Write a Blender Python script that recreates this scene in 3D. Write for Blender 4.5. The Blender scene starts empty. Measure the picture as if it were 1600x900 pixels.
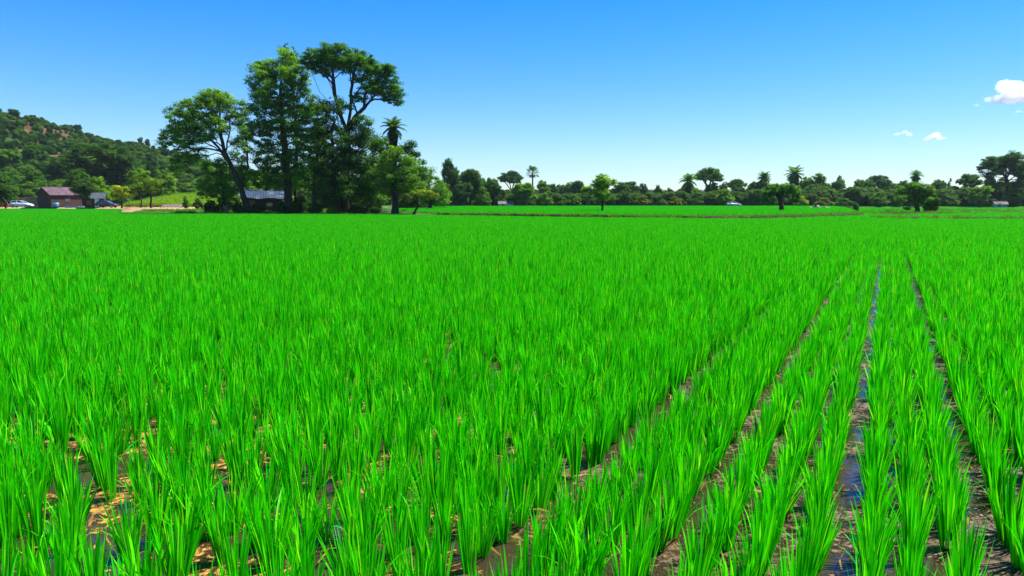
import bpy, math, random
import numpy as np
from mathutils import Vector, Matrix

S = bpy.context.scene
COL = S.collection
R = math.radians
PI = math.pi

# ------------------------------------------------------------------ camera
CAM_Z = 1.8
F = 1067.0                                  # focal length in pixels of the 1600 px photograph
PITCH = math.atan2(450 - 315, F)
cd = bpy.data.cameras.new('camera'); cam = bpy.data.objects.new('camera', cd); COL.objects.link(cam)
cam.location = (0, 0, CAM_Z); cam.rotation_euler = (PI / 2 - PITCH, 0, 0)
cd.sensor_width = 36; cd.lens = F / 1600 * 36; cd.clip_start = 0.05; cd.clip_end = 30000
S.camera = cam

# ------------------------------------------------------------------ sun and sky
SUN_EL = R(62); SUN_AZ = R(72)              # azimuth measured clockwise from +Y (the view direction)
w = bpy.data.worlds.new('World'); S.world = w; w.use_nodes = True
nt = w.node_tree; nt.nodes.clear()
sky = nt.nodes.new('ShaderNodeTexSky'); sky.sky_type = 'NISHITA'; sky.sun_disc = False
sky.sun_elevation = SUN_EL; sky.sun_rotation = SUN_AZ
sky.altitude = 100; sky.air_density = 1.0; sky.dust_density = 0.0; sky.ozone_density = 2.0
hs = nt.nodes.new('ShaderNodeHueSaturation'); hs.inputs['Saturation'].default_value = 1.55; hs.inputs['Value'].default_value = 1.0
bg = nt.nodes.new('ShaderNodeBackground'); bg.inputs['Strength'].default_value = 0.088
wo = nt.nodes.new('ShaderNodeOutputWorld')
tint = nt.nodes.new('ShaderNodeMix'); tint.data_type = 'RGBA'; tint.blend_type = 'MULTIPLY'; tint.inputs[0].default_value = 1; tint.inputs[7].default_value = (0.77, 0.875, 1.15, 1)
nt.links.new(sky.outputs[0], hs.inputs['Color']); nt.links.new(hs.outputs[0], tint.inputs[6]); bw = nt.nodes.new('ShaderNodeRGBToBW'); nt.links.new(tint.outputs[2], bw.inputs[0])      # sky brightness is compressed, which dims the band at the horizon
ma = nt.nodes.new('ShaderNodeMath'); ma.operation = 'MULTIPLY_ADD'; ma.inputs[1].default_value = 0.085; ma.inputs[2].default_value = 1.0; nt.links.new(bw.outputs[0], ma.inputs[0])
dv = nt.nodes.new('ShaderNodeVectorMath'); dv.operation = 'DIVIDE'; nt.links.new(tint.outputs[2], dv.inputs[0]); nt.links.new(ma.outputs[0], dv.inputs[1]); nt.links.new(dv.outputs[0], bg.inputs[0]); nt.links.new(bg.outputs[0], wo.inputs[0])

sd = bpy.data.lights.new('sun', 'SUN'); sun = bpy.data.objects.new('sun', sd); COL.objects.link(sun)
sd.energy = 5.0; sd.angle = R(0.5); sd.color = (1.0, 0.96, 0.88)
sdir = Vector((math.sin(SUN_AZ) * math.cos(SUN_EL), math.cos(SUN_AZ) * math.cos(SUN_EL), math.sin(SUN_EL)))
sun.rotation_euler = sdir.to_track_quat('Z', 'Y').to_euler(); sun.location = (0, 0, 60)

vs = S.view_settings
S.display_settings.display_device = 'sRGB'
vs.view_transform = 'Standard'; vs.look = 'None'; vs.exposure = 1.3; vs.gamma = 1; vs.use_curve_mapping = False
S.cycles.max_bounces = 12; S.cycles.diffuse_bounces = 3; S.cycles.glossy_bounces = 2
S.cycles.transmission_bounces = 5; S.cycles.transparent_max_bounces = 8; S.cycles.volume_bounces = 12
S.cycles.use_denoising = True
S.cycles.caustics_reflective = False; S.cycles.caustics_refractive = False
S.render.use_persistent_data = False

# ------------------------------------------------------------------ pixel -> place helpers
def ray(px, py):
    a = (px - 800) / F; b = (450 - py) / F
    c, s = math.cos(PITCH), math.sin(PITCH)
    return Vector((a, c + b * s, -s + b * c))
def W(px, py, Y):                           # the point seen at (px,py) that stands Y metres in front
    d = ray(px, py); return Vector((0, 0, CAM_Z)) + d * (Y / d.y)
def mpp(Y): return Y / F                    # metres per pixel at that distance

# ------------------------------------------------------------------ mesh helpers
def mesh_np(name, V, Fq=None, Ft=None, tone=None, mat=None, smooth=False, midx=None):
    me = bpy.data.meshes.new(name)
    V = np.asarray(V, np.float32).reshape(-1, 3)
    loops = []; sizes = []
    if Fq is not None and len(Fq): Fq = np.asarray(Fq, np.int32); loops.append(Fq.ravel()); sizes.append(np.full(len(Fq), 4, np.int32))
    if Ft is not None and len(Ft): Ft = np.asarray(Ft, np.int32); loops.append(Ft.ravel()); sizes.append(np.full(len(Ft), 3, np.int32))
    L = np.concatenate(loops); Z = np.concatenate(sizes)
    me.vertices.add(len(V)); me.vertices.foreach_set('co', V.ravel())
    me.loops.add(len(L)); me.loops.foreach_set('vertex_index', L)
    me.polygons.add(len(Z)); st = np.zeros(len(Z), np.int32); st[1:] = np.cumsum(Z)[:-1]
    me.polygons.foreach_set('loop_start', st)
    me.update(calc_edges=True)
    if smooth: me.polygons.foreach_set('use_smooth', np.ones(len(Z), bool))
    if tone is not None:
        a = me.attributes.new('tone', 'FLOAT', 'POINT'); a.data.foreach_set('value', np.asarray(tone, np.float32))
    if mat: me.materials.append(mat)
    return me

class MB:                                   # boxes, tubes and sheets gathered into one mesh
    def __init__(s): s.v = []; s.f = []
    def add(s, vs_, fs_):
        o = len(s.v); s.v += [tuple(v) for v in vs_]; s.f += [tuple(i + o for i in f) for f in fs_]; return s
    def box(s, c, d, rz=0, rx=0, ry=0):
        m = Matrix.Translation(c) @ Matrix.Rotation(rz, 4, 'Z') @ Matrix.Rotation(ry, 4, 'Y') @ Matrix.Rotation(rx, 4, 'X')
        p = [m @ Vector((x * d[0] / 2, y * d[1] / 2, z * d[2] / 2)) for z in (-1, 1) for y in (-1, 1) for x in (-1, 1)]
        return s.add(p, [(0, 2, 3, 1), (4, 5, 7, 6), (0, 1, 5, 4), (2, 6, 7, 3), (0, 4, 6, 2), (1, 3, 7, 5)])
    def tube(s, a, b, r0, r1, n=8):
        a, b = Vector(a), Vector(b); q = (b - a).to_track_quat('Z', 'Y')
        A = [a + q @ Vector((math.cos(2 * PI * i / n) * r0, math.sin(2 * PI * i / n) * r0, 0)) for i in range(n)]
        B = [b + q @ Vector((math.cos(2 * PI * i / n) * r1, math.sin(2 * PI * i / n) * r1, 0)) for i in range(n)]
        return s.add(A + B, [(i, (i + 1) % n, n + (i + 1) % n, n + i) for i in range(n)] + [tuple(range(n - 1, -1, -1)), tuple(range(n, 2 * n))])
    def mesh(s, name, mat, bevel=0, smooth=False):
        me = bpy.data.meshes.new(name); me.from_pydata(s.v, [], s.f); me.update()
        if mat: me.materials.append(mat)
        if smooth: me.polygons.foreach_set('use_smooth', [True] * len(me.polygons))
        return me
    def obj(s, name, mat, parent=None, bevel=0, smooth=False):
        o = link(name, s.mesh(name, mat, smooth=smooth), parent)
        if bevel:
            m = o.modifiers.new('bevel', 'BEVEL'); m.width = bevel; m.segments = 2; m.limit_method = 'ANGLE'
        return o

def link(name, data, parent=None, loc=None):
    o = bpy.data.objects.new(name, data); COL.objects.link(o)
    if parent: o.parent = parent
    if loc is not None: o.location = loc
    return o
def tag(o, label=None, cat=None, group=None, kind=None):
    if label: o['label'] = label
    if cat: o['category'] = cat
    if group: o['group'] = group
    if kind: o['kind'] = kind
    return o
def thing(name, label, cat, loc, rz=0, group=None):
    e = link(name, None, None, loc); e.rotation_euler = (0, 0, rz); e.empty_display_size = 0.3
    return tag(e, label, cat, group)

# ------------------------------------------------------------------ materials
def newmat(name):
    m = bpy.data.materials.new(name); m.use_nodes = True
    n = m.node_tree; n.nodes.clear(); out = n.nodes.new('ShaderNodeOutputMaterial'); return m, n, out
def N(n, t, **k):
    x = n.nodes.new(t)
    for a, b in k.items():
        if a in x.inputs: x.inputs[a].default_value = b
        else: setattr(x, a, b)
    return x
def ramp(n, src, stops):
    r = n.nodes.new('ShaderNodeValToRGB'); e = r.color_ramp.elements
    e[0].position, e[0].color = stops[0][0], (*stops[0][1], 1)
    e[1].position, e[1].color = stops[-1][0], (*stops[-1][1], 1)
    for p, c in stops[1:-1]:
        x = e.new(p); x.color = (*c, 1)
    n.links.new(src, r.inputs[0]); return r.outputs[0]

def leaf_mat(name, stops, trans=0.35, rough=0.5, objcol=False, tboost=1.5, spec=0.06):
    m, n, out = newmat(name)
    at = N(n, 'ShaderNodeAttribute', attribute_name='tone')
    col = ramp(n, at.outputs['Fac'], stops)
    if objcol:
        oi = N(n, 'ShaderNodeObjectInfo'); mx = N(n, 'ShaderNodeMix', data_type='RGBA', blend_type='MULTIPLY'); mx.inputs[0].default_value = 1
        n.links.new(col, mx.inputs[6]); n.links.new(oi.outputs['Color'], mx.inputs[7]); col = mx.outputs[2]
    p = N(n, 'ShaderNodeBsdfPrincipled', Roughness=rough); p.inputs['Specular IOR Level'].default_value = spec
    t = N(n, 'ShaderNodeBsdfTranslucent')
    g = N(n, 'ShaderNodeMix', data_type='RGBA', blend_type='MULTIPLY'); g.inputs[0].default_value = 1
    g.inputs[7].default_value = (tboost * 1.1, tboost, tboost * 0.5, 1)
    n.links.new(col, g.inputs[6]); n.links.new(g.outputs[2], t.inputs[0]); n.links.new(col, p.inputs['Base Color'])
    mix = N(n, 'ShaderNodeMixShader'); mix.inputs[0].default_value = trans
    n.links.new(p.outputs[0], mix.inputs[1]); n.links.new(t.outputs[0], mix.inputs[2]); n.links.new(mix.outputs[0], out.inputs[0])
    return m

def noise_mat(name, stops, scale=5, rough=0.9, bump=0.3, detail=8, spec=0.2, bscale=None, metallic=0, stretch=None, distort=0):
    m, n, out = newmat(name)
    tc = N(n, 'ShaderNodeTexCoord'); mp = N(n, 'ShaderNodeMapping'); n.links.new(tc.outputs['Object'], mp.inputs[0])
    if stretch: mp.inputs['Scale'].default_value = stretch
    t = N(n, 'ShaderNodeTexNoise', Scale=scale, Detail=detail, Distortion=distort, Roughness=0.62); n.links.new(mp.outputs[0], t.inputs['Vector'])
    p = N(n, 'ShaderNodeBsdfPrincipled', Roughness=rough, Metallic=metallic); p.inputs['Specular IOR Level'].default_value = spec
    n.links.new(ramp(n, t.outputs['Fac'], stops), p.inputs['Base Color'])
    if bump:
        t2 = N(n, 'ShaderNodeTexNoise', Scale=bscale or scale * 3, Detail=6); n.links.new(mp.outputs[0], t2.inputs['Vector'])
        b = N(n, 'ShaderNodeBump', Strength=bump, Distance=0.05); n.links.new(t2.outputs['Fac'], b.inputs['Height']); n.links.new(b.outputs[0], p.inputs['Normal'])
    n.links.new(p.outputs[0], out.inputs[0]); return m
def plain(name, c, rough=0.5, metallic=0, spec=0.5, var=0.12):
    return noise_mat(name, [(0.3, tuple(x * (1 - var) for x in c)), (0.7, tuple(min(1, x * (1 + var)) for x in c))], 3, rough, 0, 4, spec, metallic=metallic)

MAT = {}
MAT['rice'] = leaf_mat('rice_leaf', [(0.0, (0.004, 0.15, 0.001)), (0.35, (0.012, 0.40, 0.001)), (0.6, (0.03, 0.60, 0.001)), (0.9, (0.12, 0.78, 0.003)), (0.97, (0.24, 0.70, 0.01)), (1.0, (0.45, 0.48, 0.05))], trans=0.40, rough=0.5, tboost=1.2, spec=0.12)
MAT['leaf'] = leaf_mat('tree_leaf', [(0.0, (0.4, 0.5, 0.25)), (0.5, (1.05, 1.15, 0.5)), (1.0, (2.6, 2.3, 0.7))], trans=0.42, rough=0.6, objcol=True, tboost=2.1)
MAT['bark'] = noise_mat('bark', [(0.3, (0.022, 0.016, 0.011)), (0.7, (0.07, 0.052, 0.036))], 6, bump=0.6, spec=0.04, stretch=(1, 1, 0.25))
MAT['soil'] = noise_mat('bank_soil', [(0.3, (0.010, 0.006, 0.003)), (0.5, (0.022, 0.022, 0.005)), (0.6, (0.04, 0.030, 0.008)), (0.66, (0.05, 0.10, 0.01)), (0.8, (0.03, 0.10, 0.008))], 0.9, bump=0.6, bscale=8)  # dark soil; the shade on the bank's near face is in its colour
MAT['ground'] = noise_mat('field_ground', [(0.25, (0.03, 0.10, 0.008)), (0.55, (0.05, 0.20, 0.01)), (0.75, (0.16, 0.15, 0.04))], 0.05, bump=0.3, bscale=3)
MAT['island'] = noise_mat('grove_turf', [(0.3, (0.02, 0.05, 0.008)), (0.55, (0.04, 0.10, 0.01)), (0.75, (0.12, 0.08, 0.03))], 0.5, bump=0.6, bscale=5)  # dark green turf with brown patches
MAT['dirt'] = noise_mat('yard_dirt', [(0.3, (0.22, 0.13, 0.06)), (0.55, (0.34, 0.22, 0.11)), (0.75, (0.12, 0.16, 0.03))], 0.35, bump=0.5, bscale=5)
MAT['hill'] = noise_mat('hill_soil', [(0.3, (0.012, 0.035, 0.005)), (0.5, (0.025, 0.055, 0.007)), (0.58, (0.10, 0.06, 0.025)), (0.66, (0.22, 0.095, 0.045)), (0.8, (0.30, 0.13, 0.065))], 0.022, bump=0.8, bscale=0.8)
MAT['yellow_field'] = noise_mat('mustard_field', [(0.3, (0.10, 0.25, 0.01)), (0.5, (0.28, 0.38, 0.02)), (0.7, (0.45, 0.42, 0.03))], 0.4, bump=0.8, bscale=4)

def mud_material():                          # wet mud: brown ridges, glossy shallow puddles between them
    m, n, out = newmat('paddy_mud')
    tc = N(n, 'ShaderNodeTexCoord')
    big = N(n, 'ShaderNodeTexNoise', Scale=1.3, Detail=5); n.links.new(tc.outputs['Object'], big.inputs['Vector'])
    fine = N(n, 'ShaderNodeTexNoise', Scale=14, Detail=10, Distortion=1.2, Roughness=0.65); n.links.new(tc.outputs['Object'], fine.inputs['Vector'])
    vor = N(n, 'ShaderNodeTexVoronoi', Scale=26); n.links.new(tc.outputs['Object'], vor.inputs['Vector'])
    ad = N(n, 'ShaderNodeMath', operation='ADD'); n.links.new(big.outputs[0], ad.inputs[0])
    m1 = N(n, 'ShaderNodeMath', operation='MULTIPLY'); m1.inputs[1].default_value = 0.8; n.links.new(fine.outputs[0], m1.inputs[0]); n.links.new(m1.outputs[0], ad.inputs[1])
    wet = N(n, 'ShaderNodeMapRange'); wet.inputs['From Min'].default_value = 0.90; wet.inputs['From Max'].default_value = 0.97
    n.links.new(ad.outputs[0], wet.inputs['Value'])           # 0 = water, 1 = mud
    c = ramp(n, fine.outputs[0], [(0.3, (0.008, 0.004, 0.002)), (0.46, (0.035, 0.018, 0.005)), (0.58, (0.075, 0.034, 0.005)), (0.76, (0.20, 0.095, 0.014))])
    cg = ramp(n, fine.outputs[0], [(0.3, (0.010, 0.005, 0.002)), (0.44, (0.05, 0.022, 0.004)), (0.54, (0.24, 0.115, 0.014)), (0.7, (0.50, 0.27, 0.04))])   # ochre silt lies in the left part of the paddy
    sx_ = N(n, 'ShaderNodeSeparateXYZ'); n.links.new(tc.outputs['Object'], sx_.inputs[0]); mr = N(n, 'ShaderNodeMapRange'); mr.inputs['From Min'].default_value = 0.6; mr.inputs['From Max'].default_value = -1.2
    n.links.new(sx_.outputs[0], mr.inputs['Value']); cm_ = N(n, 'ShaderNodeMix', data_type='RGBA'); n.links.new(mr.outputs[0], cm_.inputs[0]); n.links.new(c, cm_.inputs[6]); n.links.new(cg, cm_.inputs[7]); c = cm_.outputs[2]
    mx = N(n, 'ShaderNodeMix', data_type='RGBA'); mx.inputs[6].default_value = (0.030, 0.020, 0.012, 1); n.links.new(wet.outputs[0], mx.inputs[0]); n.links.new(c, mx.inputs[7])
    p = N(n, 'ShaderNodeBsdfPrincipled'); n.links.new(mx.outputs[2], p.inputs['Base Color'])
    ro = N(n, 'ShaderNodeMapRange'); ro.inputs['To Min'].default_value = 0.16; ro.inputs['To Max'].default_value = 0.55
    n.links.new(wet.outputs[0], ro.inputs['Value']); n.links.new(ro.outputs[0], p.inputs['Roughness'])
    h = N(n, 'ShaderNodeMath', operation='MULTIPLY'); n.links.new(wet.outputs[0], h.inputs[0])
    hh = N(n, 'ShaderNodeMath', operation='ADD'); n.links.new(fine.outputs[0], hh.inputs[0]); n.links.new(vor.outputs['Distance'], hh.inputs[1]); n.links.new(hh.outputs[0], h.inputs[1])
    b = N(n, 'ShaderNodeBump', Strength=0.8, Distance=0.02); n.links.new(h.outputs[0], b.inputs['Height']); n.links.new(b.outputs[0], p.inputs['Normal'])
    n.links.new(p.outputs[0], out.inputs[0]); return m
MAT['mud'] = mud_material()

# ------------------------------------------------------------------ geometry-node scatter (for uncountable cover only)
def scatter(name, pts, idx, rot, scl, sources, label, cat, kind='stuff', lean=None):
    """one object: a point mesh whose nodes put one of the source meshes on every point"""
    src = bpy.data.collections.new(name + '_meshes')
    for i, me in enumerate(sources):
        o = bpy.data.objects.new('%s_mesh_%02d' % (name, i), me); src.objects.link(o)
        if lean is not None and isinstance(lean, tuple): o.color = lean
    me = bpy.data.meshes.new(name); me.vertices.add(len(pts)); me.vertices.foreach_set('co', np.asarray(pts, np.float32).ravel())
    a = me.attributes.new('pick', 'INT', 'POINT'); a.data.foreach_set('value', np.asarray(idx, np.int32))
    a = me.attributes.new('turn', 'FLOAT_VECTOR', 'POINT'); a.data.foreach_set('vector', np.asarray(rot, np.float32).ravel())
    a = me.attributes.new('size', 'FLOAT_VECTOR', 'POINT'); a.data.foreach_set('vector', np.asarray(scl, np.float32).ravel())
    o = link(name, me); tag(o, label, cat, kind=kind)
    ng = bpy.data.node_groups.new(name + '_nodes', 'GeometryNodeTree')
    ng.interface.new_socket('Geometry', in_out='INPUT', socket_type='NodeSocketGeometry')
    ng.interface.new_socket('Geometry', in_out='OUTPUT', socket_type='NodeSocketGeometry')
    gi = ng.nodes.new('NodeGroupInput'); go = ng.nodes.new('NodeGroupOutput')
    ci = ng.nodes.new('GeometryNodeCollectionInfo'); ci.inputs['Collection'].default_value = src
    ci.inputs['Separate Children'].default_value = True; ci.inputs['Reset Children'].default_value = True
    ip = ng.nodes.new('GeometryNodeInstanceOnPoints'); ip.inputs['Pick Instance'].default_value = True
    def att(nm, ty):
        x = ng.nodes.new('GeometryNodeInputNamedAttribute'); x.data_type = ty; x.inputs['Name'].default_value = nm; return x.outputs['Attribute']
    ng.links.new(gi.outputs[0], ip.inputs['Points']); ng.links.new(ci.outputs[0], ip.inputs['Instance'])
    ng.links.new(att('pick', 'INT'), ip.inputs['Instance Index'])
    er = ng.nodes.new('FunctionNodeEulerToRotation'); ng.links.new(att('turn', 'FLOAT_VECTOR'), er.inputs[0]); ng.links.new(er.outputs[0], ip.inputs['Rotation'])
    ng.links.new(att('size', 'FLOAT_VECTOR'), ip.inputs['Scale'])
    ng.links.new(ip.outputs[0], go.inputs[0])
    m = o.modifiers.new('scatter', 'NODES'); m.node_group = ng
    return o

def in_poly(x, y, poly):
    c = np.zeros(len(x), bool); n = len(poly)
    for i in range(n):
        x0, y0 = poly[i]; x1, y1 = poly[(i + 1) % n]
        k = ((y0 > y) != (y1 > y)); xi = (x1 - x0) * (y - y0) / ((y1 - y0) or 1e-9) + x0
        c ^= k & (x < xi)
    return c
def seg_dist(x, y, pl):
    d = np.full(len(x), 1e9)
    for (x0, y0), (x1, y1) in zip(pl[:-1], pl[1:]):
        dx, dy = x1 - x0, y1 - y0; t = np.clip(((x - x0) * dx + (y - y0) * dy) / (dx * dx + dy * dy), 0, 1)
        d = np.minimum(d, np.hypot(x - x0 - t * dx, y - y0 - t * dy))
    return d
def vnoise(x, y, seed=0):                    # smooth value noise, about -1..1
    rs = np.random.RandomState(seed); g = rs.rand(64, 64) * 2 - 1
    xi = np.floor(x).astype(int); yi = np.floor(y).astype(int); fx = x - xi; fy = y - yi
    fx = fx * fx * (3 - 2 * fx); fy = fy * fy * (3 - 2 * fy)
    a = g[xi % 64, yi % 64]; b = g[(xi + 1) % 64, yi % 64]; c = g[xi % 64, (yi + 1) % 64]; d = g[(xi + 1) % 64, (yi + 1) % 64]
    return (a * (1 - fx) + b * fx) * (1 - fy) + (c * (1 - fx) + d * fx) * fy

# ------------------------------------------------------------------ the land
PADDY = [(-260, 152), (-109, 146), (-80, 141), (-68, 118), (-52, 92), (-46, 87), (-30, 84), (-12, 82), (-4, 78), (4, 72), (12, 65.5), (18, 62.5), (26, 66), (36, 75),
         (44, 84), (75, 150), (90, 182), (240, 190), (240, -12), (-260, -12)]
TERRACE = [(-8, 83.5), (-2, 80), (6, 73.6), (13, 67.6), (18.5, 65), (25.5, 68.3), (35, 77), (43, 86), (73, 152), (86, 186), (30, 188), (-10, 186), (-30, 180), (-22, 120), (-14, 92)]
ISLAND = [(-64, 118), (-50, 94), (-44, 88.6), (-30, 85.6), (-12, 83.4), (-8.2, 83.7), (-14.2, 92), (-22.3, 120), (-24, 150), (-60, 150)]
YARD = [(-300, 170), (-300, 154), (-109, 148), (-80, 143), (-66, 120), (-62, 118.5), (-58, 149), (-58, 170)]

def slab(name, poly, z, mat, skirt=0.8, z0=-0.02, wob=0.05):
    """raised land: a flat top with an irregular sloping edge"""
    pts = []
    for i in range(len(poly)):
        a = Vector(poly[i]); b = Vector(poly[(i + 1) % len(poly)]); n = max(1, int((b - a).length / 1.2))
        n = min(n, 120)
        for k in range(n): pts.append(a.lerp(b, k / n))
    rnd = random.Random(3); P = []; n = len(pts)
    cx = sum(p.x for p in pts) / n; cy = sum(p.y for p in pts) / n
    area = sum(pts[i].x * pts[(i + 1) % n].y - pts[(i + 1) % n].x * pts[i].y for i in range(n)); sg = 1 if area > 0 else -1
    V = []; 
    for i, p in enumerate(pts):
        t = (pts[(i + 1) % n] - pts[i - 1]).normalized(); o = Vector((t.y, -t.x)) * sg
        q = p + o * (skirt * (0.7 + 0.5 * rnd.random())); s = p + o * skirt * 0.25
        V += [(q.x, q.y, z0), (s.x, s.y, z * (0.72 + 0.2 * rnd.random())), (p.x, p.y, z + wob * (rnd.random() - 0.3))]
    Fc = []
    for i in range(n):
        j = (i + 1) % n
        for k in (0, 1): Fc.append((3 * i + k, 3 * j + k, 3 * j + k + 1, 3 * i + k + 1))
    Fc.append(tuple(3 * i + 2 for i in range(n)))
    me = bpy.data.meshes.new(name); me.from_pydata(V, [], Fc); me.update(); me.materials.append(mat)
    o = link(name, me); tag(o, kind='structure'); return o

g = link('ground', mesh_np('ground', [(-1500, -300, -0.12), (1500, -300, -0.12), (1500, 2600, -0.12), (-1500, 2600, -0.12)], [(0, 1, 2, 3)], mat=MAT['ground'])); tag(g, kind='structure')
def flat_poly(name, poly, z, mat):
    me = bpy.data.meshes.new(name); me.from_pydata([(x, y, z) for x, y in poly], [], [tuple(range(len(poly)))]); me.update(); me.materials.append(mat)
    return tag(link(name, me), kind='structure')

# near mud as a real relief grid, far mud flat
nx, ny = 260, 240
gx, gy = np.meshgrid(np.linspace(-9, 13, nx), np.linspace(1.0, 17, ny))
gz = 0.012 * vnoise(gx * 5, gy * 5, 1) + 0.008 * vnoise(gx * 13, gy * 13, 2) + 0.004 * vnoise(gx * 31, gy * 31, 3)
ii = np.arange(nx * ny).reshape(ny, nx)
q = np.stack([ii[:-1, :-1], ii[:-1, 1:], ii[1:, 1:], ii[1:, :-1]], -1).reshape(-1, 4)
me = mesh_np('paddy_mud', np.stack([gx, gy, gz], -1), q, mat=MAT['mud'], smooth=True); tag(link('paddy_mud', me), kind='structure')
flat_poly('far_paddy_mud', PADDY, -0.03, MAT['mud'])
slab('terrace_ground', TERRACE, 0.44, MAT['soil'], 0.25)
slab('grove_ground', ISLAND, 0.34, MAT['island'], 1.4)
slab('yard_ground', YARD, 0.62, MAT['dirt'], 1.6)
back = slab('meadow_ground', [(-300, 171), (-58.2, 171), (-58.2, 151), (-24.5, 151), (-31, 181), (-10, 187.5), (30, 189.5), (86, 187.5), (91, 183), (300, 192), (330, 700), (-500, 700)], 0.42, MAT['ground'], 0.3)

def bank(name, pl, width, height, mat, base=0.0, seed=1):
    rnd = random.Random(seed); P = []
    for a, b in zip(pl[:-1], pl[1:]):
        a = Vector(a); b = Vector(b); n = max(1, int((b - a).length / 0.7))
        for k in range(n): P.append(a.lerp(b, k / n))
    P.append(Vector(pl[-1])); V = []; prof = [(-1, 0), (-0.72, 0.55), (-0.35, 0.95), (0.1, 1.0), (0.5, 0.85), (0.8, 0.45), (1, 0)]
    for i, p in enumerate(P):
        t = (P[min(i + 1, len(P) - 1)] - P[max(i - 1, 0)]).normalized(); o = Vector((t.y, -t.x)); e = min(1, (i + 0.3) / 4, (len(P) - i - 0.7) / 4)
        for u, h in prof:
            q = p + o * (u * width / 2 * (0.85 + 0.3 * rnd.random())); V.append((q.x, q.y, base - 0.05 + height * h * e * (0.8 + 0.35 * rnd.random())))
    m = len(prof); Fq = [(i * m + k, i * m + k + 1, (i + 1) * m + k + 1, (i + 1) * m + k) for i in range(len(P) - 1) for k in range(m - 1)]
    return tag(link(name, mesh_np(name, V, Fq, mat=mat)), kind='structure')
BANK1 = [(-46, 87.3), (-30, 84.8), (-12, 82.8), (-5, 79.3)]
BANKS = [[(33.5, 64), (40, 62.6), (50, 62.4), (70, 64), (110, 70)],
         [(48.5, 96), (56, 95), (66, 96), (80, 99), (120, 106)],
         [(45.5, 86.5), (52, 88), (57, 88)],
         [(62, 120), (80, 121), (110, 124), (150, 130)]]
bank('field_bank', [(-11, 83.2), (-2, 79.2), (6, 72.8), (13, 66.6), (18.5, 64), (26, 67.6), (35.6, 76.4), (44, 86)], 0.5, 0.50, MAT['soil'], seed=4)
for i, b in enumerate(BANKS): bank('field_bank', b, 0.6, 0.44, MAT['soil'], seed=8 + i)

# ------------------------------------------------------------------ rice
ROW = R(28.7)                                # the rows run this far to the right of the view direction
rv = np.array([math.sin(ROW), math.cos(ROW)]); ru = np.array([math.cos(ROW), -math.sin(ROW)])
def tuft(seed, nb, segs, wd, spread, hgt=0.5, base_r=0.035, area=0.0):
    rs = np.random.RandomState(seed)
    phi = rs.rand(nb) * 2 * PI; q = np.sqrt(rs.rand(nb))
    b0 = np.stack([np.cos(phi) * q * base_r, np.sin(phi) * q * base_r, np.zeros(nb)], -1)
    if area: b0[:, :2] += (rs.rand(nb, 2) - 0.5) * area
    t0 = R(1) + q * R(14) * spread * rs.uniform(0.6, 1.3, nb); bend = rs.uniform(0.0, 0.16, nb) * spread * (0.4 + q)
    droop = rs.rand(nb) < 0.035; bend = np.where(droop, bend + rs.uniform(0.5, 1.1, nb), bend)
    L = hgt * (1.12 - 0.25 * q) * rs.uniform(0.66, 1.08, nb); wdt = wd * rs.uniform(0.6, 1.25, nb)
    tw = phi + PI / 2 + rs.normal(0, 0.9, nb); tone = np.clip(rs.normal(0.52, 0.26, nb), 0, 0.93); tone = np.where(rs.rand(nb) < 0.012, rs.uniform(0.95, 1, nb), tone)
    prof = np.interp(np.linspace(0, 1, segs + 1), [0, 0.25, 0.6, 0.85, 1], [0.55, 0.95, 1.0, 0.6, 0.04])
    c = b0.copy(); rows = []; outd = np.stack([np.cos(phi), np.sin(phi)], -1)
    for k in range(segs + 1):
        s = k / segs; hw = wdt * prof[k] / 2; twk = tw + s * 0.5
        sd_ = np.stack([np.cos(twk), np.sin(twk), np.zeros(nb)], -1) * hw[:, None]
        rows.append(np.stack([c - sd_, c + sd_], 1))
        th = t0 + bend * (s + 0.5 / segs) ** 1.6; st = L / segs
        c = c + np.stack([outd[:, 0] * np.sin(th) * st, outd[:, 1] * np.sin(th) * st, np.cos(th) * st], -1)
    V = np.stack(rows, 1).reshape(nb, -1, 3); n = V.shape[1]; Fq = []
    for k in range(segs): Fq.append(np.stack([np.arange(nb) * n + 2 * k, np.arange(nb) * n + 2 * k + 1, np.arange(nb) * n + 2 * k + 3, np.arange(nb) * n + 2 * k + 2], -1))
    return mesh_np('rice_tuft', V.reshape(-1, 3), np.concatenate(Fq), tone=np.repeat(tone, n), mat=MAT['rice'])

def rice_points(poly, dv, rows_u, vmin, vmax, seed, ju, jv, keep=None):
    rs = np.random.RandomState(seed); vv = np.arange(vmin, vmax, dv)
    U, Vv = np.meshgrid(rows_u, vv); U = U.ravel(); Vv = Vv.ravel()
    juv = ju(U, Vv) if callable(ju) else ju
    U = U + rs.normal(0, 1, len(U)) * juv; Vv = Vv + rs.normal(0, 1, len(U)) * jv + (rs.rand(len(rows_u))[None, :].repeat(len(vv), 0).ravel()) * dv
    x = U * ru[0] + Vv * rv[0]; y = U * ru[1] + Vv * rv[1]
    k = in_poly(x, y, poly) & (np.abs(x) < 0.76 * np.maximum(y, 0) + 6)
    for b in BANKS: k &= seg_dist(x, y, b) > 0.62
    return x[k], y[k], U[k], Vv[k], rs

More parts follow.
